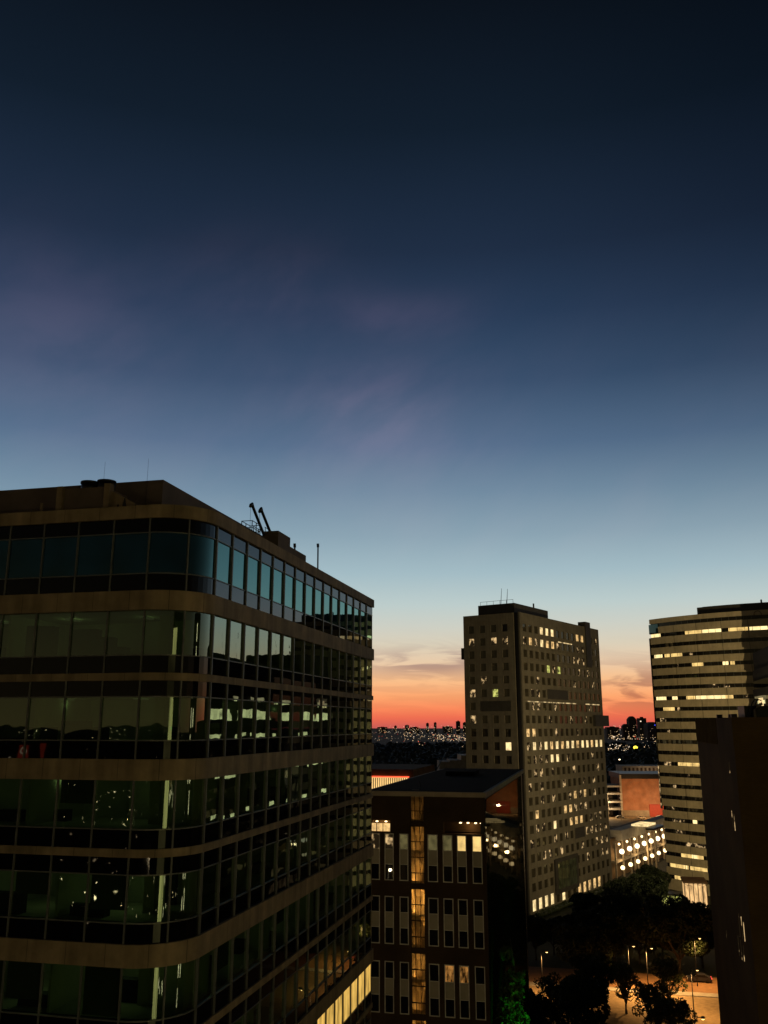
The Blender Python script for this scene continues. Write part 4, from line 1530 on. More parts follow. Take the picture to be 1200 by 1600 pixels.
# balustraded roof building behind
BBo = at_y(1031, 1203, 560)
bb_root = thing('colonnaded_building', (BBo.x, 560, 0), 'pale building with a row of small dark roof openings above the red brick hall', 'building')
BBF = Frame(BBo.x + 8, 560, 3)
zb = at_y(1000, 1197, 560).z
m = MB(); m.box(BBF, 0.6, 20, 0, 30.5, 0, zb)
m.box(BBF, 0, 0.599, 0, 30.5, zb - 1.0, zb); m.box(BBF, 0, 0.599, 0, 30.5, 0, zb - 4.2)
for k in range(13):
    m.box(BBF, 0.0, 0.599, k * 2.45, k * 2.45 + 1.1, zb - 4.198, zb - 1.002)
m.build('wall', M['fascia'], bb_root)
m = MB(); m.box(BBF, 0.55, 0.598, 0.5, 30, zb - 4.19, zb - 1.01); m.build('openings', M['brick_brown'], bb_root)
point_light('roof_wash_light', BBF.p(-12, 14, zb - 2), 2400, (1.0, 0.70, 0.45), 0.5, bb_root)
# parking deck with white rails
PKo = at_y(973, 1240, 495)
pk_root = thing('parking_deck', (PKo.x, 495, 0), 'open parking deck with pale horizontal rails left of the red brick hall', 'car park')
PK = Frame(PKo.x - 0.3, 495, 3)
for zz in (4.3, 8.0, 12.2, 16.0):
    m = MB(); m.box(PK, 0, 16, 0, 16, zz - 0.5, zz + 0.4); m.build('deck', M['kerb'], pk_root)
m = MB()
for bb in (0.1, 7.5, 14.9):
    m.box(PK, 0.5, 1.1, bb, bb + 0.6, 0, 3.79)
    m.box(PK, 0.5, 1.1, bb, bb + 0.6, 4.702, 7.498)
    m.box(PK, 0.5, 1.1, bb, bb + 0.6, 8.402, 11.698)
m.build('deck_column', M['fascia'], pk_root)
m = MB(); m.box(PK, 12, 15.8, 0.2, 15.8, 0, 15.4); m.build('back_wall', M['frame_dark'], pk_root)
for zz in (6.4, 11.8):
    m = MB(); m.ball(PK.p(-0.8, 11.4, zz), 1.0, 10); m.build('deck_lamp', M['lamp_warm'], pk_root)
point_light('deck_lamp_light', PK.p(-3, 10, 8), 5000, (1.0, 0.72, 0.4), 0.6, pk_root)
sheet('forecourt', M['paving'], [RB.p(-46, -20, 0).to_tuple()[:2], RB.p(-1, -20, 0).to_tuple()[:2], RB.p(-1, 42, 0).to_tuple()[:2], RB.p(-46, 42, 0).to_tuple()[:2]], 0.006)


# ------------------------------------------------------------------ cars
def make_car(loc, azd, paint, label, tail=False, group='parked cars'):
    fr = Frame(loc[0], loc[1], azd)
    r = thing('parked_car', (loc[0], loc[1], 0), label, 'car', group)
    prof = [(-2.15, 0.32), (2.15, 0.32), (2.2, 0.62), (2.05, 0.82), (1.1, 0.95), (0.45, 1.42), (-0.95, 1.45), (-1.75, 1.0), (-2.15, 0.95), (-2.22, 0.6)]
    m = MB()
    L_ = [fr.p(a, 0.85, z) for a, z in prof]
    R_ = [fr.p(a, -0.85, z) for a, z in prof]
    n = len(prof)
    for k in range(n):
        j = (k + 1) % n
        m.face([L_[k], L_[j], R_[j], R_[k]])
    m.face(L_[::-1]); m.face(R_)
    m.build('body', paint, r)
    m = MB()
    gl = [(0.98, 0.98), (0.42, 1.36), (-0.9, 1.39), (-1.55, 1.02)]
    for s_ in (0.857, -0.857):
        q = [fr.p(a, s_, z) for a, z in gl]
        q2 = [fr.p(a, s_ * 0.98, z) for a, z in gl]
        m.hexa(q + q2)
    m.build('side_window', M['win_dark'], r)
    m = MB(); m.hexa([fr.p(1.09, 0.7, 0.965), fr.p(1.09, -0.7, 0.965), fr.p(0.5, -0.7, 1.40), fr.p(0.5, 0.7, 1.40), fr.p(1.11, 0.7, 0.97), fr.p(1.11, -0.7, 0.97), fr.p(0.52, -0.7, 1.41), fr.p(0.52, 0.7, 1.41)])
    m.build('windscreen', M['win_dark'], r)
    for a in (1.35, -1.35):
        for s_ in (0.86, -0.86):
            m = MB(); m.tube([fr.p(a, s_ * 0.78, 0.32), fr.p(a, s_ * 1.01, 0.32)], 0.32, 12); m.build('wheel', M['frame_dark'], r)
    for s_ in (0.6, -0.6):
        m = MB(); m.box(fr, 2.2, 2.24, s_ - 0.18, s_ + 0.18, 0.62, 0.78); m.build('headlight', M['white_paint'], r)
        m = MB(); m.box(fr, -2.26, -2.2, s_ - 0.18, s_ + 0.18, 0.72, 0.88); m.build('tail_light', M['red_lamp'] if tail else M['red_panel'], r)
    return r


make_car(RB.p(-10, 26, 0), 92, plain('car_white', (0.7, 0.68, 0.62), 0.3), 'white car parked under the lamps of the parking deck')
make_car(RB.p(-12, 15.5, 0), 88, plain('car_silver', (0.45, 0.42, 0.36), 0.3, 0.4), 'silver car parked in front of the red brick hall')
cp = at_z(1093, 1534)
make_car((cp.x, cp.y, 0), GRID - 90, plain('car_dark', (0.02, 0.02, 0.025), 0.3), 'dark car with red tail lights on the sodium-lit street', True)

# ================================================================== lit arcade between the towers
AR = Frame(at_y(1042, 1338, 305).x, 305, 33.0)
ar_p = at_y(962, 1338, 300)
AR = Frame(ar_p.x, ar_p.y, 33.0)
ar_root = thing('arcade_building', (ar_p.x, ar_p.y, 0), 'long low arcade with two rows of bright globe lamps and a pale roof strip', 'building')
ALN = 62.0
m = MB()
m.box(AR, 0, ALN, 1.8, 12, 0, 12.2)
m.build('wall', stone('arcade_wall', (0.13, 0.08, 0.035), 0.8), ar_root)
m = MB(); m.box(AR, -0.3, ALN, -0.2, 1.798, 5.0, 5.6); m.build('gallery_floor', M['fascia'], ar_root)
m = MB(); m.box(AR, 6, ALN + 3, -0.3, 3.5, 11.2, 14.4); m.build('roof_strip', M['kerb'], ar_root)
m = MB()
nl = 8
for k in range(nl + 1):
    a_ = 0.3 + k * (ALN - 1) / nl
    m = MB(); m.box(AR, a_, a_ + 0.5, 0.0, 0.5, 0, 4.998); m.box(AR, a_, a_ + 0.5, 0.0, 0.5, 5.602, 11.198)
    m.build('arcade_column', M['fascia'], ar_root)
for k in range(nl):
    a_ = 4.0 + k * (ALN - 6) / (nl - 1)
    for zz, rr in ((8.2, 0.85), (3.3, 0.72)):
        m = MB(); m.ball(AR.p(a_, -0.75, zz), rr, 10, sz=0.95)
        m.build('globe_lamp', M['lamp_warm'] if zz < 5 else M['lamp_white'], ar_root)
    m = MB(); m.ball(AR.p(a_ - 1.5, -0.5, 10.6), 0.42, 8); m.build('small_lamp', M['lamp_warm'], ar_root)
    if k % 2 == 0:
        point_light('globe_lamp_light', AR.p(a_, -2.2, 7.0), 1000, (1.0, 0.66, 0.3), 0.5, ar_root)
# white marquee lights at its far end
m = MB(); m.box(AR, ALN + 0.5, ALN + 6, -1.2, 5, 9.8, 14.0); m.build('lit_sign_box', M['lit_pale'], ar_root)
m = MB(); m.box(AR, ALN + 2, ALN + 5, -2.4, -0.6, 2.5, 9.7); m.build('lit_end_bay', M['lit_pale'], ar_root)
# entry canopy: glowing roof pool
cn = at_z(1000, 1286, 15)
cn_root = thing('glass_canopy', (cn.x, cn.y, 0), 'low glass canopy glowing pale yellow behind the arcade', 'canopy')
CN = Frame(cn.x, cn.y, 33)
m = MB(); m.box(CN, -5, 5, -4, 1.5, 14.4, 15.0); m.build('glass_roof', M['lit_pale'], cn_root)
m = MB()
for a_ in (-4.8, 4.0):
    for b_ in (-3.8, 0.8):
        m = MB(); m.box(CN, a_, a_ + 0.6, b_, b_ + 0.6, 0, 14.398)
        m.build('canopy_post', M['fascia'], cn_root)
m = MB(); m.box(CN, -7, 7, -6.6, -4.01, 13.6, 14.2); m.build('canopy_gutter', M['frame_dark'], cn_root)

# lit entrance hall and kiosk at the foot of the curved tower
eh = at_z(1098, 1440)
eh_root = thing('entrance_hall', (eh.x, eh.y, 0), 'tall glass entrance hall glowing gold at the curved tower foot', 'building')
EH = Frame(eh.x + 2.2, eh.y + 1, GRID)
m = MB(); m.box(EH, 0.6, 8, 0.2, 5.4, 0, 8.0); m.build('lit_interior', lit('lit_hall_pink', (1.0, 0.60, 0.25), 1.2, 0.12, 0.5, stretch=(2.2, 2.2, 0.4)), eh_root)
m = MB()
for k in range(6):
    m.box(EH, 0.3, 0.55, k * 1.08, k * 1.08 + 0.16, 0, 8.6)
m.box(EH, 0.2, 8.4, -0.2, 5.8, 8.602, 9.0)
m.build('hall_frame', M['brick_brown'], eh_root)
kk = at_z(1057, 1418)
kk_root = thing('lit_kiosk', (kk.x, kk.y, 0), 'small glowing greenish-yellow kiosk among the dark trees by the curved tower', 'kiosk')
KK = Frame(kk.x + 3.2, kk.y, 10)
m = MB(); m.box(KK, 0, 4, 0, 6.4, 0.3, 2.9); m.build('glazed_wall', M['lit_green'], kk_root)
m = MB(); m.box(KK, -0.5, 4.5, -0.4, 6.8, 2.902, 3.3); m.box(KK, -0.2, 4.2, -0.2, 6.6, 0, 0.298); m.build('roof', M['frame_dark'], kk_root)
m = MB(); m.box(KK, -0.06, -0.002, -1.6, -0.2, 0.3, 2.6); m.build('side_sign', M['lit_pale'], kk_root)


# ================================================================== trees
def crown(mb, blobs, n, size, rnd):
    wts = [b_[3] ** 2 for b_ in blobs]
    tot = sum(wts)
    for _ in range(n):
        t = rnd.random() * tot
        for bl, w_ in zip(blobs, wts):
            t -= w_
            if t <= 0: break
        cx, cy, cz, r, sq = bl
        while True:
            v = Vector((rnd.uniform(-1, 1), rnd.uniform(-1, 1), rnd.uniform(-1, 1)))
            if 0.05 < v.length < 1: break
        v = v.normalized() * (v.length ** 0.45)
        p = Vector((cx + v.x * r, cy + v.y * r, cz + v.z * r * sq))
        nn = noise.noise(p * 0.55)
        if nn < -0.18: continue
        nr = Vector((rnd.uniform(-1, 1), rnd.uniform(-1, 1), rnd.uniform(-0.3, 1))).normalized()
        tx = nr.orthogonal().normalized()
        ty = nr.cross(tx)
        a = rnd.uniform(0, 2 * pi)
        u = (tx * cos(a) + ty * sin(a)) * size * rnd.uniform(0.6, 1.3)
        q = (ty * cos(a) - tx * sin(a)) * size * rnd.uniform(0.3, 0.7)
        mb.face([p - u, p + q * 0.8 + nr * size * 0.1, p + u, p - q])


def make_tree_mesh(kind, seed):
    rnd = random.Random(seed)
    tr, cm = MB(), MB()
    if kind == 'poplar':
        H_ = 21
        tr.tube([(0, 0, 0), (0.05, 0, H_ * 0.5), (0.1, 0.05, H_ * 0.95)], 0.35, 8, r2=0.05)
        blobs = []
        for k in range(16):
            z = 2.0 + k * 1.22
            r = 1.75 * sin(pi * min(1, (k + 2.5) / 18)) ** 0.7
            blobs.append((rnd.uniform(-0.5, 0.5), rnd.uniform(-0.5, 0.5), z, max(0.5, r), 1.2))
            if k % 3 == 0:
                a = rnd.uniform(0, 6.28)
                tr.tube([(0, 0, z - 1), (cos(a) * r * 0.7, sin(a) * r * 0.7, z + 1.2)], 0.09, 5, r2=0.02)
        crown(cm, blobs, 20000, 0.20, rnd)
        return tr, cm
    H_ = {'round': 11.0, 'wide': 13.0, 'small': 7.0}[kind]
    W_ = {'round': 4.6, 'wide': 6.6, 'small': 2.6}[kind]
    th = H_ * 0.24
    tr.tube([(0, 0, 0), (0.05, 0.0, th * 0.5), (0.12, 0.05, th), (0.2, 0.0, H_ * 0.7)], 0.3 * H_ / 11, 8, r2=0.06)
    blobs = []
    for k in range(13):
        a = k * 2.4 + rnd.uniform(-0.3, 0.3)
        rr = W_ * rnd.uniform(0.35, 0.72)
        z = th + (H_ - th) * rnd.uniform(0.12, 0.85)
        p = Vector((cos(a) * rr, sin(a) * rr, z))
        tr.tube([(0.1, 0.03, th * rnd.uniform(0.7, 1.2)), p * 0.55 + Vector((0, 0, th * 0.25)), p], 0.11, 5, r2=0.025)
        blobs.append((p.x, p.y, p.z, W_ * rnd.uniform(0.30, 0.50), 0.85))
    blobs.append((0, 0, H_ * 0.72, W_ * 0.6, 0.8))
    crown(cm, blobs, {'round': 13000, 'wide': 19000, 'small': 3600}[kind], 0.30 if kind != 'small' else 0.2, rnd)
    return tr, cm


tree_protos = {}


def plant_tree(kind, seed, x, y, scale, rot, label, leaf='leaf', name='broadleaf_tree', group='dark trees in the square'):
    key = (kind, seed, leaf)
    r = thing(name, (x, y, 0), label, 'tree', group)
    r.scale = (scale,) * 3
    r.rotation_euler = (0, 0, rot)
    if key not in tree_protos:
        t_, c_ = make_tree_mesh(kind, seed)
        a = t_.build('trunk', M['bark']); b_ = c_.build('crown', M[leaf])
        tree_protos[key] = (a.data, b_.data)
        a.parent = r; b_.parent = r
    else:
        for nm, d in zip(('trunk', 'crown'), tree_protos[key]):
            o = bpy.data.objects.new(nm, d); COL.objects.link(o); o.parent = r
    return r


def tpx(x, y):
    q = at_z(x, y)
    return q.x, q.y


TREES = [
    # kind, seed, px, py (foot of the trunk in the photo), scale, label
    ('wide', 1, 1063, 1528, 1.15, 'broad black tree beside the orange street, nearest the brown block edge'),
    ('wide', 2, 1004, 1452, 1.0, 'wide dark tree under the arcade lamps, highest crown of the square'),
    ('round', 3, 925, 1475, 1.0, 'round dark tree just right of the concrete tower entrance'),
    ('round', 4, 866, 1492, 0.72, 'low round dark tree below the lit ground floor of the concrete tower'),
    ('wide', 2, 912, 1530, 0.8, 'dark spreading tree left of the bright paving patch'),
    ('round', 3, 960, 1512, 1.05, 'dark round tree above the bright paving patch'),
    ('small', 5, 1030, 1632, 0.95, 'small leafy tree at the bottom edge beside the orange street'),
    ('round', 4, 905, 1640, 1.0, 'bushy tree at the bottom edge left of the bright paving'),
    ('small', 5, 979, 1584, 1.2, 'small thin tree standing on the lit paving beside the twin dark pole'),
    ('round', 3, 1052, 1470, 0.72, 'dark tree in front of the glowing kiosk'),
    ('round', 4, 962, 1422, 0.66, 'dark tree against the arcade wall, left one'),
    ('round', 4, 1022, 1412, 0.95, 'dark tree against the arcade wall, right one'),
    ('round', 3, 838, 1500, 0.8, 'dark tree beside the green-lit poplar'),
    ('round', 4, 935, 1498, 1.0, 'dark tree in the middle of the square behind the paving patch'),
    ('round', 3, 982, 1440, 1.0, 'dark tree in the back row midway along the arcade'),
    ('round', 4, 842, 1655, 0.85, 'dark bushy tree at the bottom edge beside the green poplar'),
    ('wide', 1, 925, 1580, 0.7, 'dark low tree just left of the bright paving patch'),
    ('small', 3, 1062, 1650, 1.2, 'leafy shrub-like tree at the bottom edge right of the small trees'),
    ('wide', 2, 985, 1478, 0.9, 'dark wide tree in the middle of the square under the highest crown'),
    ('round', 3, 893, 1478, 0.62, 'low dark tree in front of the tower entrance'),
    ('wide', 2, 1036, 1503, 0.85, 'dark wide tree behind the orange street, left of the broad black tree'),
    ('round', 4, 1096, 1496, 1.0, 'dark tree in the gap between the broad black tree and the entrance hall'),
    ('small', 5, 1046, 1578, 1.25, 'slender leafy tree on the pavement, right of the lamp on the bright paving'),
    ('small', 3, 1018, 1612, 1.1, 'low leafy tree at the bottom edge below the bright paving patch'),
    ('round', 4, 1098, 1512, 0.85, 'dark tree behind the orange street, half hidden by the brown block'),
    ('round', 3, 1000, 1506, 0.8, 'dark tree directly behind the bright paving patch'),
    ('small', 5, 860, 1592, 1.0, 'small yellow-lit tree by the lower street lamp'),
]
for i, (kind, seed, px, py, sc, lab) in enumerate(TREES):
    x, y = tpx(px, py)
    plant_tree(kind, seed, x, y, sc, i * 1.3, lab, 'leaf_pale' if kind == 'small' else 'leaf')
gx, gy = 13.5, 100.2
plant_tree('poplar', 8, gx, gy, 1.22, 0.4, 'tall slim poplar lit green from below at the brick office corner', 'leaf_pale', 'poplar_tree', None)
lx, ly = gx + 1.6, gy - 6.5  # added floodlight, makes the green haze on the poplar
gl_ = thing('added_green_flood', (lx, ly, 0), 'added green floodlight on a mast at the slim poplar', 'floodlight')
GLF = Frame(lx, ly, 0)
m = MB(); m.tube([GLF.p(0, 0, 0), GLF.p(0, 0, 13.4)], 0.09, 6); m.build('mast', M['steel_dark'], gl_)
m = MB(); m.tube([GLF.p(0, 0, 13.4), GLF.p(0.25, 0.05, 13.9)], 0.24, 10); m.build('lamp_head', M['steel_dark'], gl_)
m = MB(); m.ball(GLF.p(0.3, 0.06, 14.0), 0.2, 8); m.build('lens', M['green_lamp'], gl_)
spot_light('floodlight_beam', GLF.p(0.45, 0.08, 14.2), (gx + 0.9, gy - 0.5, 17.5), 3800, (0.05, 1.0, 0.05), 75, 1.0, 0.25, gl_)


# ================================================================== street lamps
def street_lamp(x, y, h, power, label, col=(1.0, 0.52, 0.16), mat='lamp_sodium', double=False, group='street lamps', lr=0.32):
    r = thing('street_lamp', (x, y, 0), label, 'lamp', group)
    m = MB(); m.tube([(x, y, 0), (x, y, h)], 0.11, 8, r2=0.06)
    m.tube([(x, y, h - 0.4), (x + 0.25, y - 0.1, h), (x + 0.9, y - 0.3, h + 0.12)], 0.05, 6)
    m.build('pole', M['steel_dark'], r)
    m = MB(); m.ball((x + 1.0, y - 0.33, h + 0.06), lr, 10, sz=0.55); hd_ = m.build('lamp_head', M['steel_dark' if power else mat], r)
    if power:
        m = MB(); m.ball((x + 1.0, y - 0.33, h - 0.14), lr * 0.6, 8, sz=0.4); m.build('lamp_glass', M[mat], hd_)
    if power:
        spot_light('lamp_light', (x + 1.0, y - 0.33, h - 0.4), (x + 1.0, y - 0.34, 0), power, col, 160, 1.0, 0.25, r)
    return r


SL = [((1014, 1560), 8.5, 22000, 'street lamp on the bright paving patch, twin dark pole'),
      ((1090, 1541), 8.5, 15000, 'street lamp beside the orange street near the brown block'),
      ((1085, 1590), 7.5, 9000, 'street lamp at the bottom edge beside the orange street'),
      ((985, 1545), 7.5, 15000, 'street lamp on the red cycle strip behind the bright paving patch'),
      ((848, 1556), 7.5, 12000, 'street lamp lighting the yellow patch beside the poplar'),
      ((1022, 1492), 8.0, 9000, 'street lamp lighting the pavement gap between two dark trees')]
for (px, py), h, pw, lab in SL:
    x, y = tpx(px, py)
    street_lamp(x, y, h, pw * 0.46, lab)
for (px, py, y_, lab, mt) in ((590, 1199, 300, 'distant street lamp over the louvre building, left of two', 'lamp_white'), (629, 1197, 300, 'distant street lamp over the louvre building, right of two', 'lamp_white'),
                              (968, 1187, 480, 'tall white street lamp above the colonnaded building', 'lamp_white')):
    q = at_y(px, py, y_)
    street_lamp(q.x - 1, y_ + 0.33, q.z, 0, lab, mat=mt, lr=0.55)

# lamps along the avenue beside the left block: seen mirrored in its rounded corner, light the lower fronts
for i, (a_, b_) in enumerate(((20, -14), (48, -11), (78, -11), (108, -11), (-14, -14), (140, -11))):
    q = G.p(a_, b_, 0)
    street_lamp(q.x, q.y, 9.0, 2600, 'sodium street lamp on the avenue, mirrored in the office block corner', group='lamps along the avenue')

# added fill masts that brighten the fronts of the blocks (all stand outside the picture or behind the blocks)
def fill_mast(x, y, h, power, label, target=None, col=(1.0, 0.74, 0.38)):
    r = thing('fill_mast', (x, y, 0), label, 'lamp', 'added fill masts out of view')
    m = MB(); m.tube([(x, y, 0), (x, y, h)], 0.28, 8, r2=0.14); m.build('pole', M['steel_dark'], r)
    m = MB(); m.tube([(x, y, h), (x, y, h + 0.5)], 0.9, 12); m.build('lamp_head', M['steel_dark'], r)
    if target is None:
        point_light('fill_light', (x + 0.5, y + 0.5, h - 0.7), power, col, 0.15, r)
    else:
        spot_light('fill_light', (x + 0.1, y + 0.75, h - 0.7), target, power, col, 130, 0.7, 0.15, r)


fill_mast(-14, -48, 32, 8000, 'added fill mast behind the viewpoint, lighting the office block front')
fill_mast(-11, 76, 30, 1150, 'added fill mast in the side street behind the office block')
fill_mast(-62, 190, 40, 9000, 'added fill mast far behind the office block, facing the concrete tower')
fill_mast(80, 188, 36, 84000, 'added fill mast behind the brown block, facing the two towers', (86, 262, 46))

# ================================================================== blocks behind the viewpoint, seen only as mirror images in the left block
HT = Frame(32, -22, -34)
ht = thing('hotel_wing', (32, -22, 0), 'hotel wing with a dim lit stair strip, behind the viewpoint, mirrored in the rounded corner', 'building')
m = MB(); m.box(HT, -8, -0.2, -10, 10, 0, 62); m.build('wall', M['brick_dark'], ht)
m = MB(); m.box(HT, -0.199, 0, -2.0, 9.0, 6, 60); m.build('stair_glazing', lit('lit_stair_olive', (0.80, 0.66, 0.22), 3.6, 0.25, 0.3, stretch=(1, 1, 0.3)), ht)
for zz, b0, b1, k in ((43.5, -5.5, -3.5, 'lit_warm'), (40.6, -5.5, -4, 'lit_warm'), (38.8, -5.5, -3.2, 'lit_pale'), (34.6, -8, -7, 'lit_warm'), (30, -4.5, -3.5, 'lit_pale')):
    m = MB(); m.box(HT, -0.199, 0, b0, b1, zz, zz + 1.3); m.build('window', M[k], ht)
rh2 = random.Random(44)
for _ in range(22):
    b0_, zz = rh2.uniform(-9.5, -3), rh2.choice([18, 22, 26, 30, 34, 38, 42, 46]) + rh2.uniform(0, 1.5)
    m = MB(); m.box(HT, 0.001, 0.03, b0_, b0_ + rh2.uniform(0.3, 0.9), zz, zz + rh2.uniform(0.5, 1.6)); m.build('window', M['lit_hotel'], ht)
for b0_, zz in ((-6.6, 43.0), (-1.0, 47.5)):
    m = MB(); m.ball(HT.p(0.35, b0_, zz), 0.3, 8); m.build('green_exit_lamp', M['green_lamp'], ht)
SD = Frame(50, 36, -85)
sd = thing('side_hotel', (50, 36, 0), 'side hotel with lit landing windows, out of view, mirrored in the rounded corner', 'building')
m = MB(); m.box(SD, -8, -0.2, -9, 9, 0, 60); m.build('wall', M['brick_dark'], sd)
rz_ = random.Random(2)
for zz in range(6, 58, 3):
    for bb in (-1.2, 4.2):
        if rz_.random() < (0.85 if bb < 0 else 0.55):
            m = MB(); m.box(SD, -0.199, 0, bb, bb + 1.6, zz, zz + rz_.uniform(1.2, 2.6)); m.build('landing_window', M['lit_hotel'], sd)
sp_ = Vector((-14.3, 39.0, 46.6)) + Vector((sin(radians(-131.6)), cos(radians(-131.6)), -0.0247)) * 130
SG = Frame(sp_.x, sp_.y, 45)
sg = thing('sign_block', (sp_.x, sp_.y, 0), 'dark block with a red lit ring sign behind the viewpoint, mirrored in the left block', 'building')
m = MB(); m.box(SG, -8, -0.4, -7, 7, 0, sp_.z + 1.5); m.build('wall', M['tower_dark'], sg)
m = MB(); m.box(SG, -0.39, 0, -0.95, 0.95, sp_.z - 1.5, sp_.z + 1.2); o_ = m.build('sign_panel', M['red_neon'], sg)
m = MB(); m.tube([SG.p(0.1, 0.55 * cos(t_ * pi / 10), sp_.z + 0.2 + 0.55 * sin(t_ * pi / 10)) for t_ in range(21)], 0.18, 6); m.build('ring_emblem', M['lamp_white'], o_)
m = MB(); m.box(SG, -0.39, 0, -3.4, -2.8, sp_.z - 1.0, sp_.z + 1.3); m.build('side_sign', M['red_neon'], sg)
m = MB(); m.ball(SG.p(0.3, -4.0, sp_.z - 2.0), 0.55, 8); m.ball(SG.p(0.3, 2.3, sp_.z - 1.1), 0.35, 8); m.build('sign_lamp', M['lamp_white'], sg)

# ================================================================== woodland, far city
rw = random.Random(21)
wd = MB()


def clump(mb, x, y, r, h):
    i0 = len(mb.v)
    n, R = 7, 4
    for k in range(R):
        t = pi / 2 * k / (R - 0.5)
        for j in range(n):
            q = 2 * pi * j / n + k * 0.4
            jj = rw.uniform(0.75, 1.2)
            mb.v.append(Vector((x + cos(t) * cos(q) * r * jj, y + cos(t) * sin(q) * r * jj, h * sin(t) * rw.uniform(0.85, 1.1))))
    mb.v.append(Vector((x, y, h * rw.uniform(0.95, 1.08))))
    for k in range(R - 1):
        for j in range(n):
            a = i0 + k * n + j
            b_ = i0 + k * n + (j + 1) % n
            mb.f.append((a, b_, b_ + n, a + n)); mb.m.append(0); mb.s.append(False)
    for j in range(n):
        mb.f.append((i0 + (R - 1) * n + j, i0 + (R - 1) * n + (j + 1) % n, i0 + R * n)); mb.m.append(0); mb.s.append(False)


for _ in range(5200):
    y = 330 + 1700 * rw.random() ** 1.6
    x = y * rw.uniform(-0.16, 0.42)
    if 460 < y < 600 and 100 < x < 175: continue
    if y < 470 and x > 20: continue
    if 75 < x < 190 and y < 640: continue
    if abs(x - 30) < 30 and 385 < y < 430: continue
    clump(wd, x, y, rw.uniform(4, 9) * (1 + y / 2500), rw.uniform(7, 13))
tag(wd.build('woodland', M['wood']), kind='stuff')

# far towers on the horizon
FAR = [  # px centre, px top, px width, distance, label
    (988, 1119, 12, 3000, 'dark rounded tower block, widest on the far skyline right of the concrete tower'),
    (1004, 1122, 11, 3100, 'dark tower block with a pale top light on the far skyline'),
    (978, 1131, 10, 2900, 'lower dark block left of the rounded tower on the far skyline'),
    (1020, 1128, 18, 2800, 'dark domed hall on the far skyline beside the curved tower'),
    (958, 1136, 18, 3300, 'long low dark block on the far skyline next to the concrete tower'),
    (668, 1130, 4, 6000, 'tiny square tower on the far skyline, left of a close pair'),
    (680, 1129, 4, 6000, 'tiny square tower on the far skyline, right of a close pair'),
    (716, 1127, 6, 5200, 'small tower on the far skyline nearest the concrete tower but one'),
    (726, 1129, 5, 5200, 'small tower on the far skyline touching the concrete tower edge'),
    (636, 1133, 6, 6000, 'tiny tower on the far skyline above the middle of the dark wood'),
    (618, 1134, 4, 6000, 'tiny tower on the far skyline left of the middle'),
    (648, 1136, 14, 5600, 'low wide block on the far skyline between tiny towers'),
    (598, 1136, 14, 5600, 'low wide block on the far skyline beside the left office block'),
    (700, 1135, 14, 5600, 'low wide block on the far skyline near the bright lights')]
for px, py, wpx, D, lab in FAR:
    p = at_y(px, py, D)
    wd_ = wpx / F * D
    r = thing('distant_block', (p.x, D, 0), lab, 'building', 'far skyline blocks')
    fr = Frame(p.x + wd_ / 2, D, rw.uniform(-6, 6))
    h = max(18.0, p.z)
    m = MB()
    if 'domed' in lab or 'rounded' in lab:
        n = 8
        prof = [fr.p(0, wd_ * k / n, h * (0.86 + 0.14 * sin(pi * k / n))) for k in range(n + 1)]
        for k in range(n):
            u, v = prof[k], prof[k + 1]
            bu, bv = Vector((u.x, u.y, 0)), Vector((v.x, v.y, 0))
            of = fr.a * wd_
            m.hexa([bu, bv, bv + of, bu + of, u, v, v + of, u + of])
    else:
        m.box(fr, 0, wd_, 0, wd_, 0, h)
        m.box(fr, wd_ * 0.3, wd_ * 0.7, wd_ * 0.3, wd_ * 0.65, h + 0.01, h * 1.06)
    m.build('wall', M['far_wall'], r)
    m = MB()
    for _ in range(max(2, int(wpx * 0.8))):
        bb = rw.uniform(0.05, 0.9) * wd_
        zz = rw.uniform(0.15, 0.9) * h * 0.85
        s_ = D / 2600
        m.box(fr, -0.4, -0.05, bb, bb + s_ * rw.uniform(0.7, 1.6), zz, zz + s_ * rw.uniform(0.5, 1.2))
    m.build('lit_windows', M['city'], r)
p = at_y(1001.5, 1127, 3095)
# special lamps of the far city
for px, py, D, rad, mt, lab in ((1025, 1133, 2750, 4.2, 'blue_lamp', 'blue glowing roof light on the far skyline against the curved tower'),
                                (993, 1168, 1500, 3.6, 'yellow_lamp', 'large yellow glowing floodlight in the dark wood right of the concrete tower'),
                                (1001, 1127, 2950, 2.6, 'city_white', 'pale roof light on the far tower block')):
    q = at_y(px, py, D)
    r = thing('far_lamp', (q.x, D, 0), lab, 'lamp')
    m = MB(); m.tube([(q.x, D + 0.5, 0), (q.x, D + 0.5, q.z - rad * 0.4)], 0.5, 6); m.build('pole', M['steel_dark'], r)
    m = MB(); m.ball(q, rad, 10, sz=0.75); m.build('lamp_head', M[mt], r)

cl_ = MB()


def city_lamp(x, y, z, s, m_):
    i = len(cl_.v)
    for dx, dy, dz in ((s, 0, 0), (0, s, 0), (-s, 0, 0), (0, -s, 0), (0, 0, s * 0.8), (0, 0, -s * 0.8)):
        cl_.v.append(Vector((x + dx, y + dy, z + dz)))
    for f in ((0, 1, 4), (1, 2, 4), (2, 3, 4), (3, 0, 4), (1, 0, 5), (2, 1, 5), (3, 2, 5), (0, 3, 5)):
        cl_.f.append(tuple(i + k for k in f)); cl_.m.append(m_); cl_.s.append(False)


# all round the horizon
for _ in range(1300):
    t = rw.uniform(0, 2 * pi)
    d = 900 + 5200 * rw.random() ** 1.3
    x, y = d * sin(t), d * cos(t)
    if y > 0 and -0.2 < x / y < 0.45 and d < 2100: continue
    if y > 0 and rw.random() < 0.55: continue
    city_lamp(x, y, rw.uniform(6, 22), d / 1375 * rw.uniform(0.2, 0.65), 2 if y < 0 else (0 if rw.random() < 0.7 else 1))
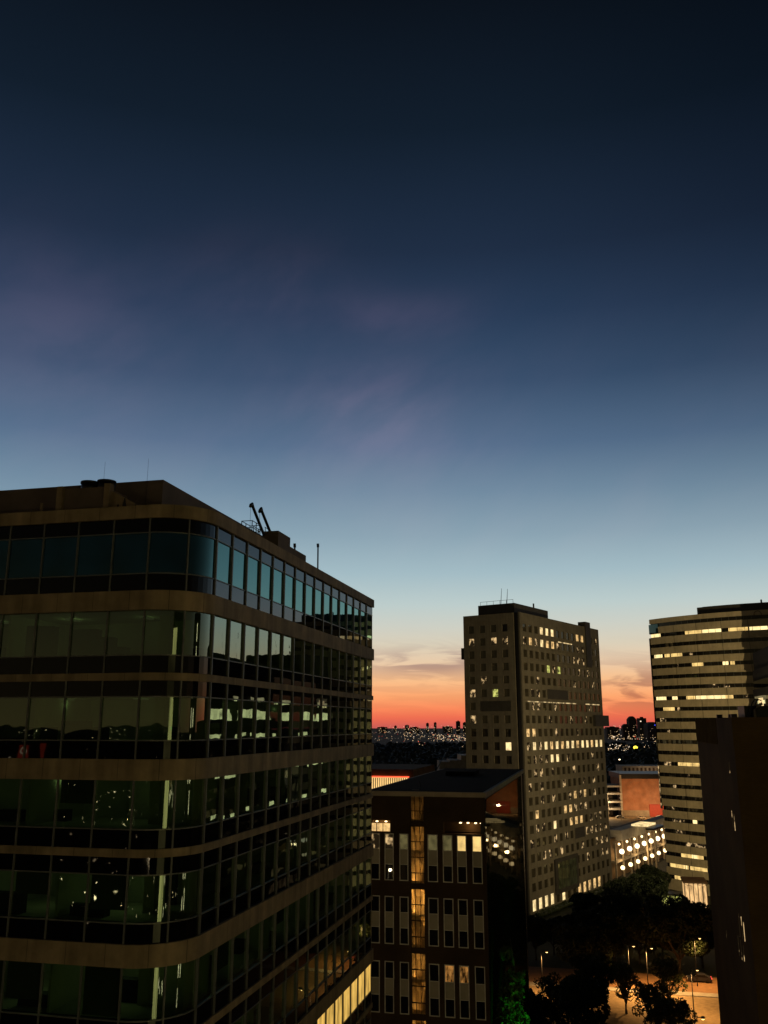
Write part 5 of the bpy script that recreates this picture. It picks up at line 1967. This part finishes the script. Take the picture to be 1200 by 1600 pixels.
# streets in the far city: strings of evenly spaced lamps
for _ in range(34):
    d = rw.uniform(2300, 5200)
    x, y = d * rw.uniform(-0.08, 0.36), d
    hd = rw.choice([radians(80), radians(96), radians(75), radians(20), radians(-25)]) + rw.uniform(-0.1, 0.1)
    sp_c = rw.uniform(26, 48)
    n_c = rw.randint(8, 24)
    sz_c = rw.uniform(0.22, 0.42)
    mt_c = 0 if rw.random() < 0.8 else 1
    for k in range(n_c):
        xx, yy = x + sin(hd) * sp_c * k, y + cos(hd) * sp_c * k
        city_lamp(xx, yy, rw.uniform(8.5, 9.5), yy / 1375 * sz_c * rw.uniform(0.8, 1.15), mt_c)
# nearer streets behind and beside the viewpoint, mirrored in the glass
for _ in range(950):
    t = rw.choice([rw.uniform(radians(60), radians(285)), rw.uniform(radians(215), radians(240)), rw.uniform(radians(62), radians(125))])
    d = 130 + 800 * rw.random()
    x, y = d * sin(t), d * cos(t)
    city_lamp(x, y, rw.uniform(5, 11), rw.choice([0.15, 0.2, 0.3, 0.3, 0.6]), 2)
# denser clusters where the photo shows them: (px range, py range, n, size in px)
for x0, x1, y0, y1, n, s_ in ((586, 730, 1134, 1141, 60, 0.6), (676, 731, 1147, 1158, 130, 0.8), (630, 665, 1144, 1152, 26, 0.9), (586, 680, 1142, 1160, 26, 0.8), (648, 664, 1152, 1166, 9, 1.0),
                              (946, 1030, 1134, 1146, 60, 0.8), (955, 1004, 1147, 1156, 80, 1.1), (950, 984, 1163, 1173, 60, 1.2), (985, 1026, 1146, 1150, 22, 0.9), (1000, 1030, 1152, 1175, 12, 0.9), (722, 731, 1160, 1168, 5, 1.0)):
    for _ in range(n):
        px, py = rw.uniform(x0, x1), rw.uniform(y0, y1)
        zl = rw.uniform(8, 16)
        q = at_z(px, py, zl) if py > 1139 else at_y(px, py, 5000)
        if q.y > 6500 or q.y < 0: q = at_y(px, py, 5000)
        if q.z < 2: q.z = 2
        city_lamp(q.x, q.y, q.z, q.y / 1375 * s_ * rw.uniform(0.3, 0.95), 0 if rw.random() < 0.65 else 1)
rc_ = random.Random(31)
for fi in range(0, len(cl_.m), 8):
    if cl_.m[fi] < 2 and rc_.random() < 0.07:
        for q_ in range(8):
            cl_.m[fi + q_] = 3
tag(cl_.build('city_lights', [M['city'], M['city_white'], M['street_glow'], M['red_neon']]), kind='stuff')
